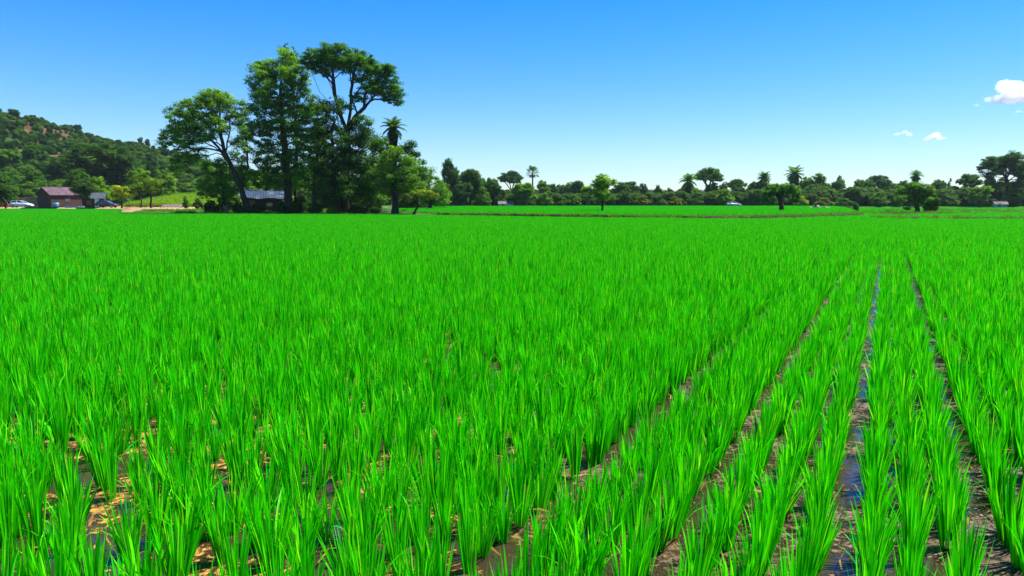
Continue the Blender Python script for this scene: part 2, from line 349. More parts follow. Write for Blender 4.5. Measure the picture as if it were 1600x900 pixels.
# near rows follow the gaps seen in the photograph
rows = [-1.35, -1.15, -0.95, -0.665, -0.45, -0.235, 0.03, 0.215, 0.40, 0.68]
uR = list(rows) + [0.69 + 0.225 * i for i in range(1, 70)] + [-1.70 - 0.215 * i for i in range(0, 5)] + [-2.81 - 0.248 * i for i in range(0, 148)]
uR = np.array(uR)
def ju(U, V): return np.where((U > -2.0), 0.013, 0.026)
x, y, U, Vv, rs = rice_points(PADDY, 0.19, uR, -8, 60, 5, ju, 0.03)
d = np.hypot(x, y); k = (Vv < 24) & (y > 1.2) & (d > 1.5)
x, y, U, Vv, d = x[k], y[k], U[k], Vv[k], d[k]
gap = vnoise(x * 1.1, y * 1.1, 7); k = rs.rand(len(x)) > np.clip(0.03 + 0.24 * (gap > 0.3) * (d < 6.0) * (U < -2.6) + 0.05 * (d < 4.5), 0, 1); x, y, U, Vv, d, = x[k], y[k], U[k], Vv[k], d[k]
nearm = [tuft(10 + i, 42 + 5 * (i % 4), 5, 0.0102, 0.62 + 0.13 * (i % 4), 0.345 + 0.025 * (i % 3), 0.027 + 0.004 * (i % 3)) for i in range(12)]
midm = [tuft(40 + i, 32, 3, 0.0125, 0.8, 0.39, 0.03) for i in range(6)]
def tilt(n, x, y, rs, amt=0.05):
    lx = 0.05 * vnoise(x * 0.35, y * 0.35, 20) + rs.normal(0, amt * 0.7, n); ly = 0.05 * vnoise(x * 0.35, y * 0.35, 21) + rs.normal(0, amt, n)
    return lx, ly
def rice_obj(name, x, y, z, meshes, rs, label, base=1.0, amt=0.06):
    n = len(x); lx, ly = tilt(n, x, y, rs, amt)
    s = base * (1 + 0.07 * vnoise(x * 0.5, y * 0.5, 30) + rs.normal(0, 0.06, n)); sw = base * rs.uniform(0.8, 1.15, n)
    return scatter(name, np.stack([x, y, np.zeros(n) + z], -1), rs.randint(0, len(meshes), n), np.stack([lx, ly, rs.rand(n) * 2 * PI], -1), np.stack([sw, sw, s], -1), meshes, label, 'rice crop')
fx, fy = [], []
kn = d < 13
# the standing crop of the near field is one mass; meshes get simpler with distance inside the one object
xs, ys, picks = [x], [y], [np.where(kn, rs.randint(0, 12, len(x)), 12 + rs.randint(0, 6, len(x)))]
uu = np.arange(-260, 240, 0.24)
x2, y2, U2, V2, rs2 = rice_points(PADDY, 0.22, uu, 24.0, 62, 6, 0.05, 0.05)
xs.append(x2); ys.append(y2); picks.append(12 + rs2.randint(0, 6, len(x2)))
# rows far to the left have v < 24 even when distant: fill what the first pass left out there
uu3 = np.arange(-260, 240, 0.62)
x3, y3, U3, V3, rs3 = rice_points(PADDY, 0.6, uu3, -150, 330, 9, 0.12, 0.12)
covered = ((V3 < 24) & (U3 > uR.min() + 0.2) & (U3 < uR.max() - 0.2)) | ((V3 >= 24) & (V3 < 62.0))
x3, y3 = x3[~covered], y3[~covered]
farm = [tuft(70 + i, 110, 2, 0.022, 0.75, 0.36, 0.05, 0.68) for i in range(6)]
xs.append(x3); ys.append(y3); picks.append(18 + rs3.randint(0, 6, len(x3)))
X = np.concatenate(xs); Yy = np.concatenate(ys); PK = np.concatenate(picks); n = len(X)
lx, ly = tilt(n, X, Yy, rs, 0.035); sz = 1 + 0.08 * vnoise(X * 0.45, Yy * 0.45, 30) + 0.10 * vnoise(X * 0.07, Yy * 0.07, 31) + rs.normal(0, 0.09, n); sw = rs.uniform(0.75, 1.25, n)
sz = sz * np.interp(seg_dist(X, Yy, [(-30, 85), (-11, 83.2), (-2, 79.2), (6, 72.8), (13, 66.6), (18.5, 64), (26, 67.6), (35.6, 76.4), (44, 86)]), [0, 2.5, 6], [0.85, 0.93, 1])
scatter('rice_crop', np.stack([X, Yy, np.where(PK < 18, -0.005, -0.03)], -1), PK, np.stack([lx, ly, rs.rand(n) * 2 * PI], -1), np.stack([sw, sw, sz], -1), nearm + midm + farm,
        'vivid green young rice standing in tufts across the whole near paddy', 'rice crop')
print('RICE near', (PK < 12).sum(), 'mid', ((PK >= 12) & (PK < 18)).sum(), 'far', (PK >= 18).sum())
x4, y4, U4, V4, rs4 = rice_points(TERRACE, 0.6, uu3, -150, 330, 11, 0.12, 0.12)
k = (seg_dist(x4, y4, [(-11, 83.2), (-2, 79.2), (6, 72.8), (13, 66.6), (18.5, 64), (26, 67.6), (35.6, 76.4), (44, 86)]) > 0.3); x4, y4 = x4[k], y4[k]
# a leafy front edge along the bank
n = len(x4)
scatter('rice_crop', np.stack([x4, y4, np.zeros(n) + 0.42], -1), rs4.randint(0, 6, n), np.stack([rs4.normal(0, 0.07, n), rs4.normal(0, 0.07, n), rs4.rand(n) * 2 * PI], -1),
        np.stack([np.ones(n)] * 2 + [rs4.normal(0.9, 0.07, n)], -1), farm, 'green rice of the raised field behind the low dark bank', 'rice crop')
print('terrace', n)

# dead straw and roots lying on the mud between the nearest tufts
rs = np.random.RandomState(77); n = 3600
sx = rs.uniform(-4.5, 7.5, n); sy = 1.5 + 8.5 * rs.rand(n) ** 1.3; a = rs.rand(n) * PI; L = rs.uniform(0.03, 0.17, n) / 2; wd = rs.uniform(0.0015, 0.005, n)
da = np.stack([np.cos(a), np.sin(a)], -1); db = np.stack([-np.sin(a), np.cos(a)], -1); zz = 0.022 + rs.rand(n) * 0.02; V = []
bow = rs.normal(0, 0.15, n)
for s_, o_ in ((-1, 0), (0, 1), (1, 0)):
    for e in (-1, 1):
        p = np.stack([sx, sy], -1) + da * (s_ * L)[:, None] + db * (e * wd + o_ * bow * L)[:, None]; V.append(np.concatenate([p, (zz + o_ * rs.rand(n) * 0.015)[:, None]], 1))
V = np.stack(V, 1).reshape(-1, 3); b = np.arange(n) * 6
MAT['straw'] = leaf_mat('dead_straw', [(0, (0.05, 0.03, 0.012)), (0.5, (0.13, 0.08, 0.02)), (1, (0.34, 0.21, 0.04))], trans=0.1, rough=0.6, tboost=1)
me = mesh_np('straw_litter', V, np.concatenate([np.stack([b, b + 1, b + 3, b + 2], -1), np.stack([b + 2, b + 3, b + 5, b + 4], -1)]), tone=np.repeat(rs.rand(n), 6), mat=MAT['straw'])
tag(link('straw_litter', me), 'dry brown straw and roots lying on the wet mud between tufts', 'straw', kind='stuff')

# ------------------------------------------------------------------ trees
def leaves(P, Nn, size, aspect, rs, tone):
    """one pointed blade per point: a rhombus folded slightly out of plane"""
    n = len(P); Nn = Nn / (np.linalg.norm(Nn, axis=1, keepdims=True) + 1e-9)
    t = np.cross(Nn, rs.normal(size=(n, 3))); t /= (np.linalg.norm(t, axis=1, keepdims=True) + 1e-9); b = np.cross(Nn, t)
    s = size * rs.uniform(0.6, 1.3, n); L = t * s[:, None] / 2; Bx = b * (s * aspect)[:, None] / 2
    V = np.stack([P - L, P + Bx - L * 0.1, P + L + Nn * (s * -0.12)[:, None], P - Bx - L * 0.1], 1).reshape(-1, 3)
    return V, np.arange(4 * n).reshape(-1, 4), np.repeat(tone, 4)

def grow(trunk, clumps, seg, rs, limbs=(), wander=0.12, pen=0.35, up=0.12, first=0.35):
    """nodes and parents: every clump is joined to the cheapest node already grown"""
    Nd = [np.array(trunk[0], float)]; Pa = [-1]; Ln = [0.0]
    for a, b in zip(trunk[:-1], trunk[1:]):
        a = np.array(a, float); b = np.array(b, float); m = max(1, int(np.linalg.norm(b - a) / seg))
        for k in range(1, m + 1):
            p = a + (b - a) * k / m + rs.normal(0, wander * seg * 0.35, 3); Nd.append(p); Pa.append(len(Nd) - 2); Ln.append(Ln[-1] + seg)
    nt0 = len(Nd)
    for L_ in limbs:                         # main limbs leave the nearest node grown so far
        i = int(np.argmin([np.linalg.norm(q - np.array(L_[0])) for q in Nd])); prev = i
        for b in L_[1:] if np.linalg.norm(Nd[i] - np.array(L_[0])) < seg else L_:
            a = Nd[prev]; b = np.array(b, float); m = max(1, int(np.linalg.norm(b - a) / seg)); a0 = a.copy()
            for k in range(1, m + 1): Nd.append(a0 + (b - a0) * k / m + rs.normal(0, wander * seg * 0.4, 3)); Pa.append(prev); Ln.append(Ln[prev] + seg); prev = len(Nd) - 1
    nt_ = nt0; f0 = int(nt_ * first); top = Nd[-1]
    ok = [i >= f0 for i in range(len(Nd))]
    order = np.argsort(np.linalg.norm(clumps - top, axis=1)); NA = np.array(Nd); LA = np.array(Ln); OK = np.array(ok)
    for ci in order:
        c = clumps[ci]; dd = np.linalg.norm(NA - c, axis=1); cost = dd + pen * LA + np.where(NA[:, 2] > c[2] + 0.3, 1.0, 0) * dd * 0.8 + (~OK) * 1e6
        i = int(np.argmin(cost)); p0 = NA[i]; D = dd[i]; m = max(1, int(D / seg)); prev = i; new = []; 
        for k in range(1, m + 1):
            f = k / m; p = p0 + (c - p0) * f; p = p + np.array([0, 0, up * D * math.sin(PI * f) * (1 if k < m else 0)]) + (rs.normal(0, wander * seg, 3) if k < m else 0)
            new.append(p); Pa.append(prev); prev = len(NA) + len(new) - 1
        NA = np.vstack([NA, new]); LA = np.append(LA, [LA[i] + D * (k + 1) / m for k in range(m)]); OK = np.append(OK, [True] * m)
    return NA, np.array(Pa)

def wood(NA, Pa, trunk_r, tip_r, rs, sides=6, expo=2.0):
    n = len(NA); kids = np.bincount(Pa[1:], minlength=n); acc = np.zeros(n)
    for i in range(n - 1, 0, -1):
        if kids[i] == 0: acc[i] = 1.0
        acc[Pa[i]] += acc[i]
    rad = np.maximum(tip_r, trunk_r * (acc / acc[0]) ** (1 / expo)); 
    base = NA[0]; rad = rad * (1 + 0.6 * np.exp(-np.maximum(0, NA[:, 2] - base[2]) / (trunk_r * 2.2)) * (np.linalg.norm(NA[:, :2] - base[:2], axis=1) < trunk_r * 3))
    e = np.arange(1, n); A = NA[Pa[e]]; B = NA[e]; d = B - A; L = np.linalg.norm(d, axis=1, keepdims=True) + 1e-9; d = d / L
    ref = np.where(np.abs(d[:, 2:3]) < 0.9, np.array([[0, 0, 1.0]]), np.array([[1.0, 0, 0]])); u = np.cross(d, ref); u /= np.linalg.norm(u, axis=1, keepdims=True); v = np.cross(d, u)
    ra = np.minimum(rad[Pa[e]], rad[e] * 1.35 + 0.01); rb = rad[e]; ang = np.linspace(0, 2 * PI, sides, endpoint=False)
    ra = np.where(Pa[e] < 3, rad[Pa[e]], ra)
    ringA = A[:, None] + (u[:, None] * np.cos(ang)[None, :, None] + v[:, None] * np.sin(ang)[None, :, None]) * ra[:, None, None]
    Bx = B + d * 0.15 * rb[:, None]
    ringB = Bx[:, None] + (u[:, None] * np.cos(ang)[None, :, None] + v[:, None] * np.sin(ang)[None, :, None]) * rb[:, None, None]
    V = np.concatenate([ringA, ringB], 1).reshape(-1, 3); o = np.arange(len(e)) * 2 * sides; Fq = []
    for k in range(sides): k2 = (k + 1) % sides; Fq.append(np.stack([o + k, o + k2, o + sides + k2, o + sides + k], -1))
    return V, np.concatenate(Fq)

def lobes_to_clumps(lobes, spacing, rs, shell=0.6):
    C = []; O = []
    for (c, r) in lobes:
        c = np.array(c, float); r = np.array(r, float); n = max(4, int(5.0 * (r[0] * r[2] + r[1] * r[2] + r[0] * r[1]) / spacing ** 2))
        dd = rs.normal(size=(n, 3)); dd /= np.linalg.norm(dd, axis=1, keepdims=True); q = rs.rand(n) ** (1 / (1.2 + 4 * shell)); P = c + dd * r * q[:, None]; C.append(P); O.append(dd)
    C = np.concatenate(C); O = np.concatenate(O)
    keep = []
    for i in range(len(C)):                  # thin points that sit closer than the spacing
        if all(np.sum((C[i] - C[j]) ** 2) > (0.55 * spacing) ** 2 for j in keep[-200:]): keep.append(i)
    return C[keep], O[keep]

LEAF_N = 4.6
def make_tree_meshes(lobes, trunk, trunk_r, spacing, leaf, per, rs, shell=0.6, flat=0.6, cr=0.75, seg=None, tip=0.03, aspect=0.62, twig=1.0, pen=0.35, up=0.12, first=0.35, wander=0.14, limbs=()):
    C, O = lobes_to_clumps(lobes, spacing, rs, shell)
    NA, Pa = grow(trunk, C, seg or spacing * 0.7, rs, limbs=limbs, first=first, pen=pen, up=up, wander=wander)
    Vw, Fw = wood(NA, Pa, trunk_r, tip, rs)
    m = len(C); cnt = rs.poisson(per * LEAF_N, m).clip(2); idx = np.repeat(np.arange(m), cnt); n = len(idx)
    rr = spacing * cr * rs.uniform(0.55, 1.25, m)
    dd = rs.normal(size=(n, 3)); dd /= np.linalg.norm(dd, axis=1, keepdims=True); q = rs.rand(n) ** 0.45
    off = dd * q[:, None] * rr[idx][:, None]; off[:, 2] *= flat
    P = C[idx] + off; Nn = dd * 0.7 + np.array([0, 0, 0.9]) + rs.normal(0, 0.45, (n, 3)) + O[idx] * 0.3
    tone = np.clip(0.5 + rs.normal(0, 0.13, m)[idx] + rs.normal(0, 0.12, n), 0, 1)
    V, Fq, T = leaves(P, Nn, leaf, aspect, rs, tone)
    return mesh_np('trunk', Vw, Fw, mat=MAT['bark'], smooth=True), mesh_np('crown', V, Fq, tone=T, mat=MAT['leaf'])

def place_tree(name, label, cat, tm, cm, loc, color, scale=(1, 1, 1), rz=0, group=None, bark=None):
    t = thing(name, label, cat, loc, rz, group); t.scale = scale
    a = link('trunk', tm, t); b = link('crown', cm, t); b.color = (*color, 1)
    return t

def hero(name, label, Y, base, trunk_px, lobes_px, trunk_r, color, limbs=(), spacing=1.25, leaf=0.26, per=34, seed=1, depth=1.0, cat='tree', gz=0.34, group=None, **k):
    """a tree standing Y metres away; its outline is given where it is seen and turned into metres"""
    B = W(base[0], base[1], Y); B.z = gz; rs = np.random.RandomState(seed); m = mpp(Y)
    def loc(px, py, dy=0): p = W(px, py, Y); return ((p.x - B.x), dy, p.z - B.z)
    tr = [(0, 0, -0.1)] + [loc(p[0], p[1], p[2] if len(p) > 2 else 0) for p in trunk_px]
    lb = []
    for i, l in enumerate(lobes_px):
        px, py, rx, rz_ = l[:4]; dy = l[4] if len(l) > 4 else (rs.rand() - 0.5) * 2 * m * 14
        lb.append((loc(px, py, dy), (rx * m, (rx + rz_) / 2 * m * depth, rz_ * m)))
    lm = [[loc(p[0], p[1], p[2] if len(p) > 2 else 0) for p in L_] for L_ in limbs]
    tm, cm = make_tree_meshes(lb, tr, trunk_r, spacing, leaf, per, rs, limbs=lm, **k)
    return place_tree(name, label, cat, tm, cm, B, color, group=group)

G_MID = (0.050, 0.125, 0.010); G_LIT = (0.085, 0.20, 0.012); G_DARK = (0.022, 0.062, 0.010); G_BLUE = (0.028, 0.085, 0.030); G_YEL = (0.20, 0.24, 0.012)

hero('broadleaf_tree', 'spreading tree with leaning forked trunk and airy crown, left of the grove', 88, (388, 330),
     [(384, 318), (374, 288), (362, 262), (352, 240)],
     [(287, 185, 30, 24), (270, 208, 20, 16), (310, 172, 30, 20), (340, 155, 30, 14), (365, 172, 22, 20), (380, 198, 13, 26), (296, 214, 28, 16), (322, 205, 22, 20), (350, 190, 18, 18), (376, 235, 14, 22), (262, 222, 12, 8), (300, 240, 24, 16), (330, 150, 24, 12), (282, 258, 14, 14)],
     0.34, (0.085, 0.185, 0.012), spacing=0.95, leaf=0.21, per=27, seed=3, first=0.9, pen=0.5, limbs=[[(374, 288), (388, 262), (386, 235), (382, 205)], [(362, 262), (340, 235, 1), (312, 222, 2), (285, 205, 2)], [(352, 240), (343, 205, 0), (338, 165, 1)], [(352, 240), (364, 205, -1), (368, 175, -2)], [(340, 235, 1), (318, 195, -2), (308, 175, -2)]])
hero('broadleaf_tree', 'bushy mid green tree under the leaning tree at the grove edge', 91, (350, 330), [(350, 300), (345, 285)],
     [(335, 265, 24, 18), (355, 285, 22, 20), (325, 292, 20, 18), (372, 270, 16, 20), (350, 305, 26, 14)], 0.2, (0.06, 0.16, 0.012), spacing=1.3, leaf=0.26, per=36, seed=4)
hero('broadleaf_tree', 'tall full tree with two dark trunks behind the blue roofed hut', 92, (452, 328), [(450, 300), (447, 260), (444, 220), (440, 175), (438, 135)],
     [(408, 105, 20, 18), (412, 130, 22, 24), (438, 105, 26, 18), (462, 125, 24, 22), (430, 150, 30, 22), (470, 160, 24, 26), (408, 160, 20, 20), (445, 90, 18, 10), (480, 195, 22, 26), (440, 190, 34, 26), (412, 210, 22, 24), (460, 225, 32, 26), (492, 225, 18, 24), (425, 245, 30, 22), (470, 262, 34, 22), (410, 275, 22, 20), (446, 280, 30, 18)],
     0.5, (0.070, 0.165, 0.012), spacing=1.0, leaf=0.22, per=32, seed=6, first=0.3)
hero('broadleaf_tree', 'slim bare topped tree with thin twigs rising above the tall full tree', 96, (462, 328), [(462, 300), (464, 220), (458, 140), (448, 100)],
     [(447, 82, 14, 12), (436, 74, 4, 6), (458, 92, 12, 10), (448, 72, 5, 6)], 0.22, (0.04, 0.12, 0.012), spacing=0.7, leaf=0.2, per=7, seed=8, first=0.7)
hero('umbrella_tree', 'tallest tree with flat umbrella crown and bare fanning limbs', 90, (540, 330), [(540, 300), (541, 260), (543, 225), (542, 205)],
     [(500, 88, 24, 11), (525, 80, 26, 10), (478, 98, 14, 10), (550, 86, 24, 10), (572, 97, 20, 10), (490, 100, 14, 8), (540, 98, 36, 8), (600, 112, 18, 12), (612, 128, 14, 14), (620, 148, 11, 16), (596, 128, 16, 10), (582, 140, 18, 10), (602, 152, 14, 10), (566, 122, 20, 8), (522, 100, 20, 7), (508, 112, 14, 6), (585, 112, 16, 8), (545, 110, 18, 6), (590, 140, 14, 8), (574, 112, 16, 7), (498, 108, 12, 6), (612, 142, 10, 10), (606, 106, 12, 6), (560, 152, 14, 8)],
     0.42, (0.040, 0.120, 0.010), spacing=0.72, leaf=0.19, per=22, seed=11, first=0.97, shell=0.3, cr=0.85, flat=0.5, pen=0.45, up=0.05, depth=1.3, wander=0.10,
     limbs=[[(542, 205), (530, 175), (520, 145, 1), (505, 118, 2), (488, 104, 2)], [(520, 145, 1), (523, 115, -1), (520, 92, -2)], [(542, 205), (545, 170, 1), (543, 135, 2), (540, 95, 2)], [(543, 135, 2), (558, 108, -1), (570, 98, -3)],
            [(542, 205), (556, 186, -1), (572, 170, -1), (592, 152, -2), (610, 150, -2)], [(572, 170, -1), (585, 140, 2), (600, 122, 3)], [(592, 152, -2), (612, 132, 0)], [(556, 186), (560, 160, 4), (565, 128, 5)], [(530, 175), (510, 150, -3), (500, 112, -5)]])
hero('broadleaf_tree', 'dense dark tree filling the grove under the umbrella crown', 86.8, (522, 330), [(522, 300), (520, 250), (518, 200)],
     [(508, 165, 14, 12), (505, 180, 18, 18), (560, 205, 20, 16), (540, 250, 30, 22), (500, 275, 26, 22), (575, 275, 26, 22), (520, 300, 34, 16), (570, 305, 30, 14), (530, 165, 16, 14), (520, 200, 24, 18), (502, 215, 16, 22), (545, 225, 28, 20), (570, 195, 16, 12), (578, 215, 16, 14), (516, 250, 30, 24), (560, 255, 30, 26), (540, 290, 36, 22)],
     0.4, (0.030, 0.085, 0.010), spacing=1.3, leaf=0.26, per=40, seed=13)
hero('broadleaf_tree', 'light green leafy tree between the tall tree and the dark grove centre', 86, (490, 331), [(490, 300), (492, 260)],
     [(500, 200, 12, 16), (506, 225, 12, 18), (494, 250, 14, 16), (486, 280, 18, 16), (508, 268, 14, 18)], 0.18, (0.06, 0.15, 0.012), spacing=1.1, leaf=0.24, per=26, seed=14)
hero('broadleaf_tree', 'dark rounded tree behind the palm at the right of the grove', 97, (590, 329), [(590, 300), (592, 260)],
     [(590, 225, 20, 14), (600, 250, 24, 22), (580, 262, 24, 24), (640, 240, 20, 18), (652, 260, 16, 22), (620, 280, 26, 24), (655, 285, 18, 20), (590, 295, 26, 20)], 0.32, (0.026, 0.078, 0.010), spacing=1.35, leaf=0.26, per=42, seed=15)
hero('broadleaf_tree', 'light green tree with straight dark trunk at the grove corner', 84, (617, 330), [(617, 315), (617, 290), (618, 262)],
     [(618, 243, 18, 14), (632, 256, 20, 16), (606, 262, 18, 16), (640, 275, 18, 12), (620, 280, 24, 14), (600, 288, 14, 12), (646, 292, 14, 8)], 0.36, (0.065, 0.15, 0.014), spacing=1.05, leaf=0.23, per=32, seed=16, first=0.55)
hero('small_tree', 'small bent tree with flat layered crown on the grass corner', 82.6, (646, 331.5), [(650, 328), (653, 322), (651, 316)],
     [(632, 307, 13, 4), (652, 301, 14, 5), (668, 304, 14, 6), (680, 308, 8, 5), (640, 312, 12, 3)], 0.13, (0.10, 0.15, 0.035), spacing=0.6, leaf=0.17, per=20, seed=17, first=0.8, tip=0.02, cat='tree')
hero('broadleaf_tree', 'sloping mass of a green tree just right of the grove corner', 118, (672, 323), [(672, 305), (670, 290)],
     [(664, 275, 14, 14), (678, 290, 18, 16), (662, 300, 20, 18), (692, 302, 14, 14), (684, 312, 18, 10)], 0.3, (0.055, 0.145, 0.012), spacing=1.5, leaf=0.3, per=34, seed=18, first=0.3, gz=0.4)

# ---- library trees, about 10 m high and 10 m wide, for everything smaller in the picture
def lib(kind, seed):
    rs = np.random.RandomState(seed); u = rs.uniform
    if kind == 'round':
        lb = [((u(-2.2, 2.2), u(-2.2, 2.2), u(4.2, 7.6)), (u(1.6, 2.6), u(1.6, 2.6), u(1.3, 2.2))) for _ in range(9)] + [((0, 0, 6.5), (3.6, 3.6, 2.8)), ((u(-1, 1), 0, 3.6), (3.4, 3.4, 1.8))]
        return make_tree_meshes(lb, [(0, 0, 0), (0.1, 0, 2), (0, 0, 4.5)], 0.28, 1.15, 0.36, 26, rs, shell=0.7, tip=0.03)
    if kind == 'open':                       # see-through crown on a clear trunk
        lb = [((u(-3, 3), u(-3, 3), u(4, 8.6)), (u(1.0, 1.7), u(1.0, 1.7), u(0.7, 1.2))) for _ in range(15)] + [((0, 0, 8.9), (1.6, 1.6, 0.9))]
        return make_tree_meshes(lb, [(0, 0, 0), (0.1, 0, 2), (-0.1, 0, 5), (0, 0, 7)], 0.26, 0.95, 0.34, 17, rs, shell=0.5, tip=0.035, first=0.4)
    if kind == 'umbrella':
        lb = [((3.6 * math.cos(a), 3.6 * math.sin(a), 7.7 + u(-0.5, 0.4)), (1.7, 1.7, 0.9)) for a in np.linspace(0, 6.28, 8)[:-1]] + [((0, 0, 8.9), (3.4, 3.4, 0.9)), ((1.5, 1, 9.1), (1.6, 1.6, 0.8)), ((-2, 0.5, 8.4), (1.7, 1.7, 0.8))]
        return make_tree_meshes(lb, [(0, 0, 0), (0.15, 0, 2), (0, 0.1, 4.2)], 0.36, 1.0, 0.32, 20, rs, shell=0.5, tip=0.045, first=0.97, pen=0.6, up=0.05, flat=0.5, limbs=[[(0, 0.1, 4.2), (1.4 * math.cos(a), 1.4 * math.sin(a), 6), (3.2 * math.cos(a), 3.2 * math.sin(a), 7.6)] for a in (0.3, 1.5, 2.7, 3.8, 5.1)])
    if kind == 'tall':
        lb = [((u(-1.4, 1.4), u(-1.4, 1.4), z), (u(1.8, 2.6), u(1.8, 2.6), 1.3)) for z in np.linspace(3, 8.7, 8)] + [((u(-2.4, 2.4), u(-2, 2), u(4, 8)), (1.6, 1.6, 1.1)) for _ in range(6)]
        return make_tree_meshes(lb, [(0, 0, 0), (0.1, 0, 3), (0, 0.1, 8)], 0.3, 1.15, 0.36, 24, rs, shell=0.6, tip=0.03)
    if kind == 'bush':
        lb = [((u(-3.4, 3.4), u(-2.6, 2.6), u(1.6, 5.5)), (u(1.6, 2.7), u(1.6, 2.7), u(1.4, 2.4))) for _ in range(9)] + [((0, 0, 7.0), (2.4, 2.4, 2.2)), ((0, 0, 3), (4.2, 3.6, 2.8))]
        return make_tree_meshes(lb, [(0, 0, 0), (0.1, 0, 1), (0, 0, 2.5)], 0.22, 1.35, 0.42, 28, rs, shell=0.75, tip=0.03, first=0.1)
    if kind == 'spire':
        lb = [((u(-0.4, 0.4), u(-0.4, 0.4), z), ((10.2 - z) * 0.34, (10.2 - z) * 0.34, 0.7)) for z in np.linspace(1.6, 9.5, 10)]
        return make_tree_meshes(lb, [(0, 0, 0), (0, 0, 5), (0, 0, 9)], 0.24, 1.0, 0.34, 20, rs, shell=0.6, tip=0.03, first=0.15, up=-0.05)
LIB = {}
for kind, nv in (('round', 4), ('open', 3), ('umbrella', 3), ('tall', 3), ('bush', 4), ('spire', 2)):
    LIB[kind] = [lib(kind, 100 + 17 * i + len(kind)) for i in range(nv)]

def frond_crown(kind, seed):
    """palm head as one mesh: arching leaf stalks with drooping leaflets"""
    rs = np.random.RandomState(seed); V = []; Fq = []; T = []
    def quad(a, b, c, d_, t):
        o = len(V); V.extend([a, b, c, d_]); Fq.append((o, o + 1, o + 2, o + 3)); T.extend([t] * 4)
    nf = 30 if kind == 'feather' else 34
    for i in range(nf):
        az = i * 2.39996 + rs.normal(0, 0.1); el = R(85) - (i / nf) * R(118) + rs.normal(0, 0.08); L = rs.uniform(2.3, 3.0) if kind == 'feather' else rs.uniform(1.2, 1.6)
        h = np.array([math.cos(az), math.sin(az), 0]); side = np.array([-math.sin(az), math.cos(az), 0]); p = np.zeros(3); t = rs.uniform(0.2, 0.8)
        ns = 9 if kind == 'feather' else 4
        for k in range(ns):
            e2 = el - (k / ns) ** 1.5 * (R(75) if kind == 'feather' else R(20)); dv = h * math.cos(e2) + np.array([0, 0, math.sin(e2)]); q = p + dv * L / ns; upv = np.cross(dv, side)
            quad(p - side * 0.035, p + side * 0.035, q + side * 0.025, q - side * 0.025, 0.9)
            if kind == 'feather':
                ll = 0.75 * math.sin(PI * (0.12 + 0.85 * k / ns)) + 0.12
                for sgn in (-1, 1):
                    for m_ in (0, 0.5):
                        b0 = p + (q - p) * m_; tipp = b0 + side * sgn * ll * 0.85 + dv * ll * 0.55 - np.array([0, 0, 0.32 * ll])
                        quad(b0, b0 + dv * 0.20, tipp + dv * 0.03, tipp, t)
            p = q
        if kind == 'fan':
            for j in range(15):              # a pleated round fan at the stalk's end
                a2 = R(-125) + R(250) * j / 14; ll = rs.uniform(0.85, 1.15); d1 = dv * math.cos(a2) + side * math.sin(a2); d2 = dv * math.cos(a2 + 0.22) + side * math.sin(a2 + 0.22)
                mid = p + (d1 + d2) * 0.5 * ll - np.array([0, 0, 0.12 * ll]); 
                quad(p, p + d1 * ll * 0.55 + upv * 0.05, mid, p + d2 * ll * 0.55, t)
    return mesh_np('crown', np.array(V), Fq, tone=T, mat=MAT['leaf'])
def palm_trunk(h, r, seed, shag=0):
    rs = np.random.RandomState(seed); m = MB(); n = max(6, int(h / 0.45)); px, py = 0, 0; lean = rs.uniform(-0.25, 0.25)
    P = [(lean * (k / n) ** 2 * 1.2, 0.1 * math.sin(k * 0.5), h * k / n) for k in range(n + 1)]
    for k in range(n): m.tube(P[k], P[k + 1], r * (1.25 - 0.3 * k / n), r * (1.08 - 0.3 * k / n), 9)
    return m.mesh('trunk', MAT['bark'])
def shag_skirt(h0, h1, r, seed):             # dead hanging fans round a palm's trunk
    rs = np.random.RandomState(seed); n = 2600; z = rs.uniform(h0, h1, n); a = rs.rand(n) * 2 * PI; rr = r * np.interp(z, [h0, h0 + (h1 - h0) * 0.5, h1], [0.55, 1, 0.75]) * rs.uniform(0.5, 1, n)
    P = np.stack([np.cos(a) * rr, np.sin(a) * rr, z], -1); Nn = np.stack([np.cos(a), np.sin(a), 0.3 + 0 * a], -1)
    V, Fq, T = leaves(P, Nn, 0.9, 0.35, rs, rs.rand(n)); return mesh_np('dead_frond_skirt', V, Fq, tone=T, mat=MAT['leaf'])
FR = {'feather': [frond_crown('feather', 5), frond_crown('feather', 6)], 'fan': [frond_crown('fan', 7), frond_crown('fan', 8)]}
def palm(label, px, top, base, wpx, Y, kind, color=(0.035, 0.10, 0.02), gz=0.4, skirt=None, seed=1, r=0.26):
    B = W(px, base, Y); B.z = gz; m = mpp(Y); T_ = W(px, top, Y); fw = 2.6 if kind == 'feather' else 2.5; s = wpx * m / 2 / fw
    h = T_.z - gz - s * 2.0
    t = thing('palm_tree', label, 'palm tree', B); link('trunk', palm_trunk(h, r, seed), t)
    c = link('crown', FR[kind][seed % 2], t, (0, 0, h)); c.scale = (s, s, s); c.color = (*color, 1); c.rotation_euler = (0, 0, seed * 1.3)
    if skirt: k_ = link('dead_frond_skirt', shag_skirt(h * skirt[0], h * 1.0, skirt[1], seed), t); k_.color = (0.03, 0.06, 0.025, 1)
    return t
palm('large feather palm rising dark from the right end of the grove', 617, 184, 325, 40, 95, 'feather', (0.024, 0.065, 0.012), seed=2, r=0.3, skirt=(0.78, 0.55))
palm('round headed palm standing alone above the left part of the treeline', 832, 259, 320, 27, 235, 'fan', (0.018, 0.06, 0.02), seed=3)
palm('stout palm with shaggy trunk left of the airy domed tree', 1075, 271, 320, 30, 205, 'feather', (0.035, 0.10, 0.02), seed=4, skirt=(0.0, 0.8))
palm('tall palm with thick shaggy column behind the arching field tree', 1239, 260, 322, 33, 215, 'feather', (0.025, 0.08, 0.02), seed=5, skirt=(0.0, 1.7))
